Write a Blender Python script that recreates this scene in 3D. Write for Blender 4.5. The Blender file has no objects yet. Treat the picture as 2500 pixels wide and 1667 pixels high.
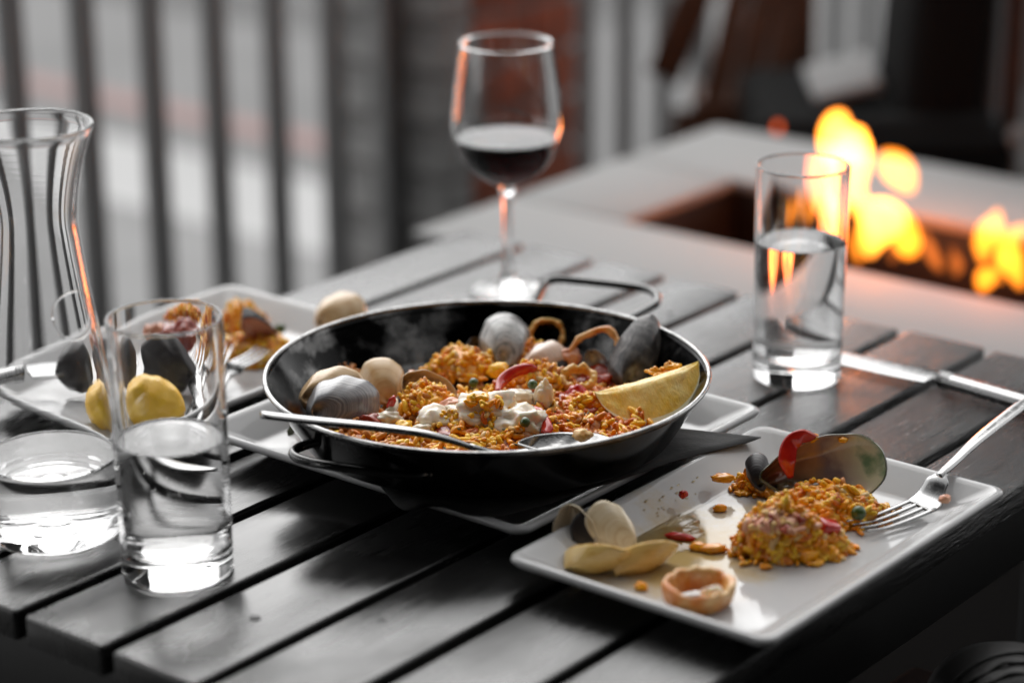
import bpy, bmesh, math, random
import numpy as np
from mathutils import Vector, Matrix, Euler, noise

R = math.radians
rnd = random.Random(7)
sc = bpy.context.scene
C = sc.collection

# ------------------------------------------------------------------ camera
# world axes: x runs along the table planks, y across them, z = 0 is the table top
YAW, PITCH, ROLL = R(38.829), R(19.20), R(-0.3627)
FPX, PW, PH = 5915.0, 2500.0, 1667.0
CAM = Vector((-1.58810, -1.33397, 0.61545))
_f = Vector((math.cos(YAW)*math.cos(PITCH), math.sin(YAW)*math.cos(PITCH), -math.sin(PITCH)))
_r0 = Vector((math.sin(YAW), -math.cos(YAW), 0))
_u0 = _r0.cross(_f)
_r = _r0*math.cos(ROLL) + _u0*math.sin(ROLL)
_u = -_r0*math.sin(ROLL) + _u0*math.cos(ROLL)
cd = bpy.data.cameras.new('camera')
cam = bpy.data.objects.new('camera', cd)
C.objects.link(cam)
cam.matrix_world = Matrix(((_r.x, _u.x, -_f.x, CAM.x), (_r.y, _u.y, -_f.y, CAM.y), (_r.z, _u.z, -_f.z, CAM.z), (0, 0, 0, 1)))
cd.sensor_width = 36.0
cd.lens = FPX/PW*36.0
cd.clip_start, cd.clip_end = 0.05, 3000
cd.dof.use_dof = True
cd.dof.focus_distance = 1.575
cd.dof.aperture_fstop = 2.8
sc.camera = cam

# ------------------------------------------------------------------ sky, sun, exposure
SUN_EL, SUN_AZ = R(46), R(46)           # azimuth measured from +x towards +y
w = bpy.data.worlds.new('World'); sc.world = w; w.use_nodes = True
nt = w.node_tree; nt.nodes.clear()
sky = nt.nodes.new('ShaderNodeTexSky'); sky.sky_type = 'NISHITA'; sky.sun_disc = False
sky.sun_elevation = SUN_EL; sky.sun_rotation = R(90) - SUN_AZ
sky.air_density = 1.0; sky.dust_density = 1.0; sky.ozone_density = 1.0
hs = nt.nodes.new('ShaderNodeHueSaturation'); hs.inputs['Saturation'].default_value = 0.0   # flat grey overcast
bg = nt.nodes.new('ShaderNodeBackground'); bg.inputs['Strength'].default_value = 0.14
wo = nt.nodes.new('ShaderNodeOutputWorld')
nt.links.new(sky.outputs[0], hs.inputs['Color']); nt.links.new(hs.outputs[0], bg.inputs['Color']); nt.links.new(bg.outputs[0], wo.inputs['Surface'])
sl = bpy.data.lights.new('sun', 'SUN'); sl.energy = 0.75; sl.angle = R(56); sl.color = (1, .985, .965)
so = bpy.data.objects.new('sun', sl); C.objects.link(so)
sd = Vector((math.cos(SUN_EL)*math.cos(SUN_AZ), math.cos(SUN_EL)*math.sin(SUN_AZ), math.sin(SUN_EL)))
so.rotation_euler = (-sd).to_track_quat('-Z', 'Y').to_euler()
sc.view_settings.view_transform = 'Standard'; sc.view_settings.look = 'None'
sc.view_settings.gamma = 1.0; sc.view_settings.use_curve_mapping = False
sc.view_settings.exposure = 1.05
cy = sc.cycles
cy.max_bounces = 20; cy.transmission_bounces = 18; cy.glossy_bounces = 6; cy.diffuse_bounces = 3
cy.transparent_max_bounces = 12; cy.volume_bounces = 0
cy.sample_clamp_indirect = 6.0; cy.blur_glossy = 0.5
cy.use_denoising = True

# ------------------------------------------------------------------ placing helpers
def ray(px, py):
    return _f + _r*((px-PW/2)/FPX) - _u*((py-PH/2)/FPX)
def at(px, py, z=0.0):
    d = ray(px, py); return CAM + d*((z-CAM.z)/d.z)
def far(px, py, depth):
    return CAM + ray(px, py)*depth
VIEW = Matrix.Rotation(YAW - R(90), 4, 'Z')        # x = right, y = away, z = up
def vrot(spin=0, tilt=0, az=0):
    return VIEW.to_3x3() @ Matrix.Rotation(R(az), 3, 'Z') @ Matrix.Rotation(R(tilt), 3, 'X') @ Matrix.Rotation(R(spin), 3, 'Z')
def put(o, p, spin=0, tilt=0, az=0):
    o.matrix_world = Matrix.Translation(p) @ vrot(spin, tilt, az).to_4x4()
    return o

# ------------------------------------------------------------------ object helpers
def tag(o, label=None, cat=None, group=None, kind=None):
    if label: o['label'] = label
    if cat: o['category'] = cat
    if group: o['group'] = group
    if kind: o['kind'] = kind
    return o
def thing(name, label, cat, loc=(0, 0, 0), group=None):
    o = bpy.data.objects.new(name, None); C.objects.link(o); o.location = loc
    o.empty_display_size = .02
    return tag(o, label, cat, group)
def mesh(name, verts, faces, mats=None, parent=None, smooth=True, midx=None):
    me = bpy.data.meshes.new(name)
    me.from_pydata([tuple(v) for v in verts], [], faces)
    for m in (mats if isinstance(mats, (list, tuple)) else [mats]):
        if m: me.materials.append(m)
    if midx: me.polygons.foreach_set('material_index', midx)
    me.polygons.foreach_set('use_smooth', [smooth]*len(me.polygons))
    me.update()
    o = bpy.data.objects.new(name, me); C.objects.link(o)
    if parent: o.parent = parent
    return o
def from_bm(name, bm, mats, parent=None, smooth=True, sharp=None):
    bmesh.ops.recalc_face_normals(bm, faces=bm.faces)
    me = bpy.data.meshes.new(name); bm.to_mesh(me); bm.free()
    for m in (mats if isinstance(mats, (list, tuple)) else [mats]):
        me.materials.append(m)
    me.polygons.foreach_set('use_smooth', [smooth]*len(me.polygons))
    if sharp: me.set_sharp_from_angle(angle=R(sharp))
    o = bpy.data.objects.new(name, me); C.objects.link(o)
    if parent: o.parent = parent
    return o
def add_box(bm, c, s, bev=0.0, mat3=None, seg=2):
    g = bmesh.ops.create_cube(bm, size=1.0)
    vs = g['verts']
    M = Matrix.Translation(c) @ ((mat3.to_4x4()) if mat3 else Matrix()) @ Matrix.Diagonal((s[0], s[1], s[2], 1))
    bmesh.ops.transform(bm, matrix=M, verts=vs)
    if bev:
        es = list({e for v in vs for e in v.link_edges})
        bmesh.ops.bevel(bm, geom=es, offset=bev, segments=seg, profile=.5, affect='EDGES')
def box(name, c, s, m, parent=None, bev=0.0, mat3=None, seg=2):
    bm = bmesh.new(); add_box(bm, Vector(c), s, bev, mat3, seg)
    return from_bm(name, bm, m, parent, smooth=bev > 0, sharp=50 if bev > 0 else None)
def beam(name, p0, p1, wd, th, m, parent=None, side=None, bev=.003):
    p0, p1 = Vector(p0), Vector(p1); d = p1-p0; L = d.length; x = d.normalized()
    s = (side or VIEW.to_3x3().col[0]); y = (s - x*s.dot(x)).normalized(); z = x.cross(y)
    M = Matrix((x, y, z)).transposed()
    return box(name, (p0+p1)/2, (L, wd, th), m, parent, bev, M)
def lathe_data(prof, n=64, closed=False):
    vs, fs = [], []; k = len(prof)
    idx = []
    for (r, z) in prof:
        if r < 1e-6: idx.append([len(vs)]*n); vs.append((0, 0, z))
        else:
            idx.append(list(range(len(vs), len(vs)+n)))
            vs += [(r*math.cos(2*math.pi*i/n), r*math.sin(2*math.pi*i/n), z) for i in range(n)]
    rng = range(k) if closed else range(k-1)
    for a in rng:
        b = (a+1) % k
        for i in range(n):
            j = (i+1) % n
            q = [idx[a][i], idx[a][j], idx[b][j], idx[b][i]]
            q2 = []
            for t in q:
                if t not in q2: q2.append(t)
            if len(q2) > 2: fs.append(q2)
    return vs, fs
def densify(prof, d=.0006, big=.004):
    """extra loops hugging both ends of every long segment, so smooth shading stays true to the profile."""
    out = [prof[0]]
    for (a, b) in zip(prof, prof[1:]):
        L = math.hypot(b[0]-a[0], b[1]-a[1])
        if L > big:
            for t in (d/L, .33, .67, 1-d/L): out.append((a[0]+(b[0]-a[0])*t, a[1]+(b[1]-a[1])*t))
        out.append(b)
    return out
def lathe(name, prof, m, parent=None, n=64, closed=False):
    if not closed: prof = densify(prof)
    v, f = lathe_data(prof, n, closed); return mesh(name, v, f, m, parent)
def spline(pts, n):
    """Catmull-Rom through pts (tuples of any length)."""
    P = [np.array(p, float) for p in pts]; P = [2*P[0]-P[1]] + P + [2*P[-1]-P[-2]]
    out = []
    segs = len(P)-3
    for i in range(n):
        t = i/(n-1)*segs; k = min(int(t), segs-1); t -= k
        a, b, c_, d = P[k:k+4]
        out.append(.5*((2*b)+(-a+c_)*t+(2*a-5*b+4*c_-d)*t*t+(-a+3*b-3*c_+d)*t**3))
    return out
def tube_data(path, rad, n=10, squash=None, up=Vector((0, 0, 1)), cap=True):
    """sweep an ellipse (rad[i] x squash[i]) along path; the wide axis lies across 'up'."""
    vs, fs = [], []; m = len(path); path = [Vector(p) for p in path]
    if not hasattr(rad, '__len__'): rad = [rad]*m
    if squash is None: squash = rad
    elif not hasattr(squash, '__len__'): squash = [squash]*m
    for i, p in enumerate(path):
        d = (path[min(i+1, m-1)]-path[max(i-1, 0)]).normalized()
        s = d.cross(up)
        s = s.normalized() if s.length > 1e-5 else Vector((1, 0, 0))
        t = s.cross(d)
        for k in range(n):
            a = 2*math.pi*k/n
            vs.append(p + s*(math.cos(a)*rad[i]) + t*(math.sin(a)*squash[i]))
    for i in range(m-1):
        for k in range(n):
            l = (k+1) % n
            fs.append((i*n+k, (i+1)*n+k, (i+1)*n+l, i*n+l))
    if cap:
        fs.append(tuple(range(n))); fs.append(tuple((m-1)*n+k for k in range(n-1, -1, -1)))
    return vs, fs
def tube(name, path, rad, m, parent=None, n=10, squash=None, up=Vector((0, 0, 1))):
    v, f = tube_data(path, rad, n, squash, up); return mesh(name, v, f, m, parent)
def join(datas):
    V, F = [], []
    for v, f in datas:
        o = len(V); V += list(v); F += [tuple(i+o for i in q) for q in f]
    return V, F
def dup(o, parent=None):
    c = o.copy(); C.objects.link(c)
    if parent: c.parent = parent
    return c

# ------------------------------------------------------------------ materials
def pbr(name, col, rough=.5, metal=0.0, spec=.5, col2=None, nscale=20, ndetail=4, stretch=None, lo=.35, hi=.65,
        bump=0.0, bscale=60, bstretch=None, rough2=None, coat=0.0, trans=0.0, ior=1.45, sss=0.0, sssr=(.01, .006, .003), sheen=0):
    m = bpy.data.materials.new(name); m.use_nodes = True
    t = m.node_tree; N = t.nodes; L = t.links
    b = N['Principled BSDF']
    def s(k, v):
        if k in b.inputs: b.inputs[k].default_value = v
    s('Base Color', (*col, 1)); s('Roughness', rough); s('Metallic', metal); s('Specular IOR Level', spec)
    s('Coat Weight', coat); s('Coat Roughness', .12); s('Transmission Weight', trans); s('IOR', ior)
    if sheen: s('Sheen Weight', sheen)
    if sss:
        s('Subsurface Weight', sss); s('Subsurface Radius', sssr); s('Subsurface Scale', 1.0)
    tc = N.new('ShaderNodeTexCoord')
    def nz(scale, detail, st):
        mp = N.new('ShaderNodeMapping'); L.new(tc.outputs['Object'], mp.inputs['Vector'])
        if st: mp.inputs['Scale'].default_value = st
        n = N.new('ShaderNodeTexNoise'); n.inputs['Scale'].default_value = scale; n.inputs['Detail'].default_value = detail
        n.inputs['Roughness'].default_value = .6
        L.new(mp.outputs[0], n.inputs['Vector']); return n
    if col2 is not None or rough2 is not None:
        n = nz(nscale, ndetail, stretch)
        if col2 is not None:
            cr = N.new('ShaderNodeValToRGB'); cr.color_ramp.elements[0].position = lo; cr.color_ramp.elements[1].position = hi
            cr.color_ramp.elements[0].color = (*col, 1); cr.color_ramp.elements[1].color = (*col2, 1)
            L.new(n.outputs['Fac'], cr.inputs['Fac']); L.new(cr.outputs[0], b.inputs['Base Color'])
        if rough2 is not None:
            mr = N.new('ShaderNodeMapRange'); mr.inputs['From Min'].default_value = lo; mr.inputs['From Max'].default_value = hi
            mr.inputs['To Min'].default_value = rough; mr.inputs['To Max'].default_value = rough2
            L.new(n.outputs['Fac'], mr.inputs['Value']); L.new(mr.outputs[0], b.inputs['Roughness'])
    if bump:
        n = nz(bscale, 5, bstretch)
        bp = N.new('ShaderNodeBump'); bp.inputs['Strength'].default_value = bump; bp.inputs['Distance'].default_value = .002
        L.new(n.outputs['Fac'], bp.inputs['Height']); L.new(bp.outputs[0], b.inputs['Normal'])
    return m
def rings(name, cols, umbo, scale=500, rough=.4, bump=.3, coat=.55, warp=.0015, radial=0.0):
    """growth rings round the hinge of a shell: 1-D noise of the distance from the hinge."""
    m = bpy.data.materials.new(name); m.use_nodes = True
    t = m.node_tree; N = t.nodes; L = t.links; b = N['Principled BSDF']
    b.inputs['Roughness'].default_value = rough*.75; b.inputs['Coat Weight'].default_value = min(1, coat*1.4); b.inputs['Coat Roughness'].default_value = .15
    tc = N.new('ShaderNodeTexCoord')
    nw = N.new('ShaderNodeTexNoise'); nw.inputs['Scale'].default_value = 90; nw.inputs['Detail'].default_value = 3
    L.new(tc.outputs['Object'], nw.inputs['Vector'])
    ln = N.new('ShaderNodeAttribute'); ln.attribute_name = 'growth'
    ma = N.new('ShaderNodeMath'); ma.operation = 'MULTIPLY_ADD'; ma.inputs[1].default_value = warp*50; L.new(nw.outputs['Fac'], ma.inputs[0]); L.new(ln.outputs['Fac'], ma.inputs[2])
    n = N.new('ShaderNodeTexNoise'); n.noise_dimensions = '1D'; n.inputs['Scale'].default_value = scale/22; n.inputs['Detail'].default_value = 3
    L.new(ma.outputs[0], n.inputs['W'])
    mx = N.new('ShaderNodeMath'); mx.operation = 'MULTIPLY_ADD'; mx.inputs[1].default_value = .6
    n2 = N.new('ShaderNodeTexNoise'); n2.inputs['Scale'].default_value = 130; n2.inputs['Detail'].default_value = 4; L.new(tc.outputs['Object'], n2.inputs['Vector'])
    m2 = N.new('ShaderNodeMath'); m2.operation = 'MULTIPLY'; m2.inputs[1].default_value = .4; L.new(n2.outputs['Fac'], m2.inputs[0])
    L.new(n.outputs['Fac'], mx.inputs[0]); L.new(m2.outputs[0], mx.inputs[2])
    cr = N.new('ShaderNodeValToRGB'); e = cr.color_ramp.elements
    k = len(cols)
    for i in range(k-2): e.new(.5)
    for i, c in enumerate(cols):
        e[i].position = .34 + .32*i/(k-1); e[i].color = (*c, 1)
    L.new(mx.outputs[0], cr.inputs['Fac']); L.new(cr.outputs[0], b.inputs['Base Color'])
    bp = N.new('ShaderNodeBump'); bp.inputs['Strength'].default_value = bump; bp.inputs['Distance'].default_value = .0008
    L.new(n.outputs['Fac'], bp.inputs['Height']); L.new(bp.outputs[0], b.inputs['Normal'])
    return m
def glass(name, ior=1.5, col=(1, 1, 1), rough=0.0):
    m = bpy.data.materials.new(name); m.use_nodes = True
    b = m.node_tree.nodes['Principled BSDF']
    b.inputs['Base Color'].default_value = (*col, 1); b.inputs['Roughness'].default_value = rough
    b.inputs['Transmission Weight'].default_value = 1.0; b.inputs['IOR'].default_value = ior
    return m

# table timber: black stained, semi-gloss, worn grain running along x
def timber():
    m = bpy.data.materials.new('black_stained_timber'); m.use_nodes = True
    t = m.node_tree; N = t.nodes; L = t.links; b = N['Principled BSDF']
    tc = N.new('ShaderNodeTexCoord'); oi = N.new('ShaderNodeObjectInfo')
    ad = N.new('ShaderNodeVectorMath'); ad.operation = 'ADD'
    sv = N.new('ShaderNodeCombineXYZ'); mu = N.new('ShaderNodeMath'); mu.operation = 'MULTIPLY'; mu.inputs[1].default_value = 13.0
    L.new(oi.outputs['Random'], mu.inputs[0]); L.new(mu.outputs[0], sv.inputs[0]); L.new(mu.outputs[0], sv.inputs[2])
    L.new(tc.outputs['Object'], ad.inputs[0]); L.new(sv.outputs[0], ad.inputs[1])
    mp = N.new('ShaderNodeMapping'); mp.inputs['Scale'].default_value = (9, 150, 60); L.new(ad.outputs[0], mp.inputs['Vector'])
    g = N.new('ShaderNodeTexNoise'); g.inputs['Scale'].default_value = 2.2; g.inputs['Detail'].default_value = 7; g.inputs['Roughness'].default_value = .68
    L.new(mp.outputs[0], g.inputs['Vector'])
    mp2 = N.new('ShaderNodeMapping'); mp2.inputs['Scale'].default_value = (6, 9, 6); L.new(ad.outputs[0], mp2.inputs['Vector'])
    wv = N.new('ShaderNodeTexNoise'); wv.inputs['Scale'].default_value = 1.6; wv.inputs['Detail'].default_value = 4
    L.new(mp2.outputs[0], wv.inputs['Vector'])
    cr = N.new('ShaderNodeValToRGB'); cr.color_ramp.elements[0].position = .3; cr.color_ramp.elements[1].position = .75
    cr.color_ramp.elements[0].color = (.006, .006, .006, 1); cr.color_ramp.elements[1].color = (.024, .0235, .023, 1)
    L.new(g.outputs['Fac'], cr.inputs['Fac']); L.new(cr.outputs[0], b.inputs['Base Color'])
    mr = N.new('ShaderNodeMapRange'); mr.inputs['From Min'].default_value = .3; mr.inputs['From Max'].default_value = .7
    mr.inputs['To Min'].default_value = .10; mr.inputs['To Max'].default_value = .40
    L.new(wv.outputs['Fac'], mr.inputs['Value']); rg_ = N.new('ShaderNodeMath'); rg_.operation = 'MULTIPLY_ADD'; rg_.inputs[1].default_value = .34
    g2 = N.new('ShaderNodeMath'); g2.operation = 'SUBTRACT'; g2.inputs[1].default_value = .5; L.new(g.outputs['Fac'], g2.inputs[0])
    L.new(g2.outputs[0], rg_.inputs[0]); L.new(mr.outputs[0], rg_.inputs[2]); L.new(rg_.outputs[0], b.inputs['Roughness'])
    # the end of the table by the fire pit is worn: its open grain shows more there
    sx = N.new('ShaderNodeSeparateXYZ'); L.new(tc.outputs['Object'], sx.inputs[0])
    geo = N.new('ShaderNodeNewGeometry'); sy = N.new('ShaderNodeSeparateXYZ'); L.new(geo.outputs['Position'], sy.inputs[0])
    wr = N.new('ShaderNodeMapRange'); wr.inputs['From Min'].default_value = -.36; wr.inputs['From Max'].default_value = -.58
    wr.inputs['To Min'].default_value = .22; wr.inputs['To Max'].default_value = 1.0; L.new(sy.outputs[1], wr.inputs['Value'])
    wx = N.new('ShaderNodeMapRange'); wx.inputs['From Min'].default_value = -.5; wx.inputs['From Max'].default_value = -.2
    wx.inputs['To Min'].default_value = .15; wx.inputs['To Max'].default_value = 1.0; L.new(sy.outputs[0], wx.inputs['Value'])
    ws = N.new('ShaderNodeMath'); ws.operation = 'MULTIPLY'; L.new(wr.outputs[0], ws.inputs[0]); L.new(wx.outputs[0], ws.inputs[1])
    bp = N.new('ShaderNodeBump'); bp.inputs['Distance'].default_value = .0050
    L.new(ws.outputs[0], bp.inputs['Strength']); L.new(g.outputs['Fac'], bp.inputs['Height'])
    bp2 = N.new('ShaderNodeBump'); bp2.inputs['Distance'].default_value = .004; bp2.inputs['Strength'].default_value = .16
    L.new(wv.outputs['Fac'], bp2.inputs['Height']); L.new(bp.outputs[0], bp2.inputs['Normal'])
    L.new(bp2.outputs[0], b.inputs['Normal'])
    b.inputs['Specular IOR Level'].default_value = .70
    return m

M = {}
M['timber'] = timber()
M['black'] = pbr('black_paint', (.008, .008, .008), .45)
M['ceramic'] = pbr('white_glazed_ceramic', (.46, .46, .462), .07, spec=.5, rough2=.16, nscale=26, lo=.4, hi=.7)
M['steel'] = pbr('brushed_steel', (.34, .34, .34), .17, 1.0, rough2=.30, nscale=160)
M['worn_steel'] = pbr('worn_steel_edge', (.30, .298, .295), .24, 1.0, col2=(.06, .06, .06), nscale=70, lo=.45, hi=.75, bump=.15, bscale=300)
M['pan'] = pbr('black_enamel', (.004, .004, .004), .12, spec=.38, rough2=.34, nscale=38, col2=(.014, .0135, .013), lo=.45, hi=.78, bump=.05, bscale=90)
M['pan_inside'] = pbr('seasoned_steel_inside', (.010, .010, .010), .14, 1.0, rough2=.34, nscale=26, ndetail=7, col2=(.20, .197, .194), lo=.50, hi=.68, bump=.10, bscale=60)
M['wire'] = pbr('blackened_steel_rod', (.11, .11, .11), .18, 1.0)
M['glass'] = glass('clear_glass', 1.5)
M['water'] = glass('water', 1.333)
M['wine'] = None
M['napkin'] = pbr('black_paper_napkin', (.012, .012, .0125), .8, col2=(.02, .02, .02), nscale=90, bump=.25, bscale=260, sheen=.1)
M['brick_shaded'] = pbr('brick_painted_shade', (.17, .168, .166), .85, col2=(.38, .375, .37), nscale=9, bump=.5, bscale=50)  # shade of the pillar's dim side put into the brick colour
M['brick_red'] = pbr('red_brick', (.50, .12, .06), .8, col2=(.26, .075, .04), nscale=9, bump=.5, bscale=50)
M['mortar'] = pbr('mortar', (.20, .19, .185), .9)
M['stone'] = pbr('pale_grey_stone', (.255, .253, .251), .62, spec=.25, col2=(.295, .292, .289), nscale=5, rough2=.75)
M['dark_metal'] = pbr('dark_metal', (.014, .011, .010), .6, .2)
M['fence'] = pbr('grey_fence_paint', (.18, .18, .18), .6)
M['lava'] = pbr('lava_rock', (.10, .05, .04), .9, col2=(.34, .16, .12), nscale=40, bump=.8, bscale=80)
M['dark_wood'] = pbr('dark_brown_wood', (.05, .018, .009), .6, spec=.2, col2=(.09, .032, .014), nscale=6, stretch=(1, 12, 12))
M['leather'] = pbr('black_leather', (.007, .0065, .0065), .5, spec=.3, bump=.35, bscale=320)
M['black_cloth'] = pbr('black_cloth', (.009, .009, .009), .95, spec=.08, bump=.3, bscale=200)
M['cushion'] = pbr('pale_grey_cloth', (.24, .24, .24), .85, bump=.3, bscale=200)
M['grey_post'] = pbr('grey_post_paint', (.13, .13, .132), .5)
# ground
M['paving'] = pbr('grey_paving', (.16, .16, .16), .7, col2=(.21, .21, .21), nscale=2.2, bump=.3, bscale=30)
M['dark_paving'] = pbr('dark_grey_paving', (.035, .035, .035), .8, col2=(.055, .055, .055), nscale=2.5)
M['asphalt'] = pbr('pale_worn_asphalt', (.135, .135, .135), .8, col2=(.165, .165, .165), nscale=3)
M['new_asphalt'] = pbr('dark_asphalt', (.06, .06, .06), .8, col2=(.08, .08, .08), nscale=3)
M['concrete'] = pbr('bright_concrete', (.33, .33, .33), .7, col2=(.40, .40, .40), nscale=2.4)
M['red_line'] = pbr('faded_red_paint', (.26, .145, .135), .75, col2=(.23, .14, .13), nscale=4)
M['blocker_dark'] = pbr('dark_light_blocker', (.022, .022, .022), .95, spec=.1)  # dark surface of the added light blockers
# food
M['rice'] = pbr('saffron_rice', (.86, .29, .005), .26, col2=(.92, .43, .013), nscale=45, lo=.42, hi=.6, sss=.15, sssr=(.004, .002, .0006), coat=.45)
M['rice_brown'] = pbr('toasted_rice', (.42, .12, .006), .35, col2=(.66, .24, .012), nscale=60, coat=.25)
M['rice_base'] = pbr('oily_rice_bed', (.24, .035, .004), .22, col2=(.74, .26, .012), nscale=38, bump=.8, bscale=240, coat=.5)
M['rice_red'] = pbr('tomato_rice', (.60, .11, .007), .26, col2=(.78, .24, .014), nscale=50, coat=.4)
M['rice_mush'] = pbr('soft_rice_mush', (.84, .29, .007), .26, col2=(.92, .45, .02), nscale=80, bump=.6, bscale=260, coat=.4, sss=.15, sssr=(.004, .002, .0006))
M['rice_yellow'] = pbr('yellow_rice', (.95, .48, .012), .26, col2=(.96, .58, .04), nscale=50, coat=.3, sss=.15, sssr=(.004, .002, .0006))
M['rice_pale'] = pbr('creamy_rice', (.78, .52, .24), .3, col2=(.80, .44, .12), nscale=70, sss=.2, coat=.2)
M['cream'] = pbr('white_aioli', (.86, .79, .68), .2, col2=(.84, .66, .40), nscale=55, lo=.42, hi=.72, sss=.3, sssr=(.006, .004, .002), coat=.35, bump=.25, bscale=55)
M['red'] = pbr('red_pepper_skin', (.42, .012, .010), .16, col2=(.58, .03, .015), nscale=60, coat=.5, bump=.12, bscale=120)
M['tomato'] = pbr('stewed_tomato', (.24, .02, .008), .2, col2=(.40, .05, .012), nscale=80, coat=.5, bump=.5, bscale=160)
M['squid'] = pbr('fried_squid', (.62, .31, .06), .3, col2=(.74, .46, .14), nscale=60, coat=.3, sss=.15, bump=.2, bscale=200)
M['squid_orange'] = pbr('orange_squid', (.64, .19, .015), .26, col2=(.84, .58, .26), nscale=48, lo=.42, hi=.68, coat=.35, bump=.25, bscale=180)
M['squid_white'] = pbr('white_squid', (.78, .70, .56), .28, sss=.2, coat=.3, bump=.2, bscale=160)
M['shrimp'] = pbr('pink_shrimp', (.70, .27, .16), .3, col2=(.75, .42, .26), nscale=70, coat=.3, bump=.3, bscale=150)
M['pea'] = pbr('green_pea', (.05, .09, .02), .3, coat=.3)
M['herb'] = pbr('dark_herb', (.045, .05, .012), .5)
M['mussel_meat'] = pbr('dark_mussel_meat', (.035, .028, .016), .25, col2=(.14, .10, .045), nscale=60, coat=.5, bump=.5, bscale=120)
M['rind'] = pbr('lemon_rind', (.90, .47, .006), .35, col2=(.94, .58, .03), nscale=30, bump=.35, bscale=380, coat=.25)
M['pith'] = pbr('lemon_pith', (.90, .84, .58), .6)
M['flesh'] = pbr('lemon_flesh', (.95, .58, .07), .2, col2=(.96, .74, .30), nscale=42, stretch=(1.6, 1, 1), bump=.7, bscale=110, bstretch=(2.2, 1, 1), coat=.3, sss=.2)

# ================================================================== SETTING
GZ = -0.74
def sheet(name, x0, x1, y0, y1, z, m, th=None):
    if th is None:
        o = mesh(name, [(x0, y0, z), (x1, y0, z), (x1, y1, z), (x0, y1, z)], [(0, 1, 2, 3)], m, smooth=False)
    else:
        o = box(name, ((x0+x1)/2, (y0+y1)/2, z-th/2), (x1-x0, y1-y0, th), m)
    return tag(o, kind='structure')
sheet('ground', -400, 400, -400, 400, GZ-.012, M['asphalt'])
sheet('patio_floor', -6, 4.2, -5, 1.05, GZ, M['dark_paving'])
sheet('pavement', -6, 1.63, 1.05, 9, GZ-.002, M['paving'])
sheet('gutter', 1.63, 2.00, 1.05, 9, GZ-.004, M['concrete'])
sheet('road', 2.00, 9.0, 1.05, 9, GZ-.008, M['asphalt'])
sheet('red_road_line', 2.19, 2.30, 1.05, 9, GZ-.004, M['red_line'])
sheet('dark_road', 3.12, 9.0, 2.6, 9, GZ-.004, M['new_asphalt'])
dw0, dw1 = far(2135, 833, 6.2), far(4200, 833, 6.2)
dwx = VIEW.to_3x3()
tag(box('reflection_blocker', (dw0+dw1)/2*1.0 + Vector((0, 0, 1.0-((dw0+dw1)/2).z)), ((dw1-dw0).length, .2, 3.5), M['blocker_dark'], None, 0, dwx), kind='structure')  # added dark wall, darkens what the right of the table reflects
# unseen roof and walls, added on the camera side to block sky light
tag(box('sky_blocker_roof', (-2.45, -.95, 2.05), (3.3, 4.3, .10), M['blocker_dark']), kind='structure')
tag(box('sky_blocker_back', (-1.0, -3.1, .9), (7.6, .2, 3.3), M['blocker_dark']), kind='structure')
tag(box('sky_blocker_side', (-3.9, -.9, .9), (.2, 4.1, 3.3), M['blocker_dark']), kind='structure')

# ------------------------------------------------------------------ table
LT, PITCHW = .7646, .075
table = thing('slatted_table', 'black slatted timber dining table laid with paella, plates and glasses', 'table', (0, 0, 0))
bm = bmesh.new()
add_box(bm, Vector((0, 0, 0)), (LT, PITCHW-.0088, .020), .0024, seg=3)
plank0 = from_bm('plank', bm, M['timber'], table, sharp=60)
for k in range(9):
    o = plank0 if k == 0 else dup(plank0, table)
    o.location = (-LT/2 + rnd.uniform(-.0012, .0012), -(k+.5)*PITCHW, -.010 + rnd.uniform(-.0006, .0004))
for y in (-.035, -.64):
    box('apron', (-LT/2, y, -.050), (LT-.05, .022, .058), M['black'], table, .002)
for x in (-LT+.030, -.03):
    box('apron', (x, -.3375, -.051), (.022, .58, .056), M['black'], table, .002)
box('cross_rail', (-LT/2, -.3375, -.040), (.06, .58, .034), M['black'], table, .002)
for x in (-LT+.05, -.05):
    for y in (-.055, -.62):
        box('leg', (x, y, (GZ-.022)/2), (.045, .045, -GZ-.022-.001), M['black'], table, .003)
for (px, py) in ((1636, 764), (622, 1507), (930, 1515)):
    p = at(px, py, 0)
    v, f = lathe_data([(0, .0003), (.0026, .0003), (.0034, 0), (.0034, -.002)], 16)
    s = mesh('screw_plug', v, f, M['black'], table); s.location = p

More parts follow.
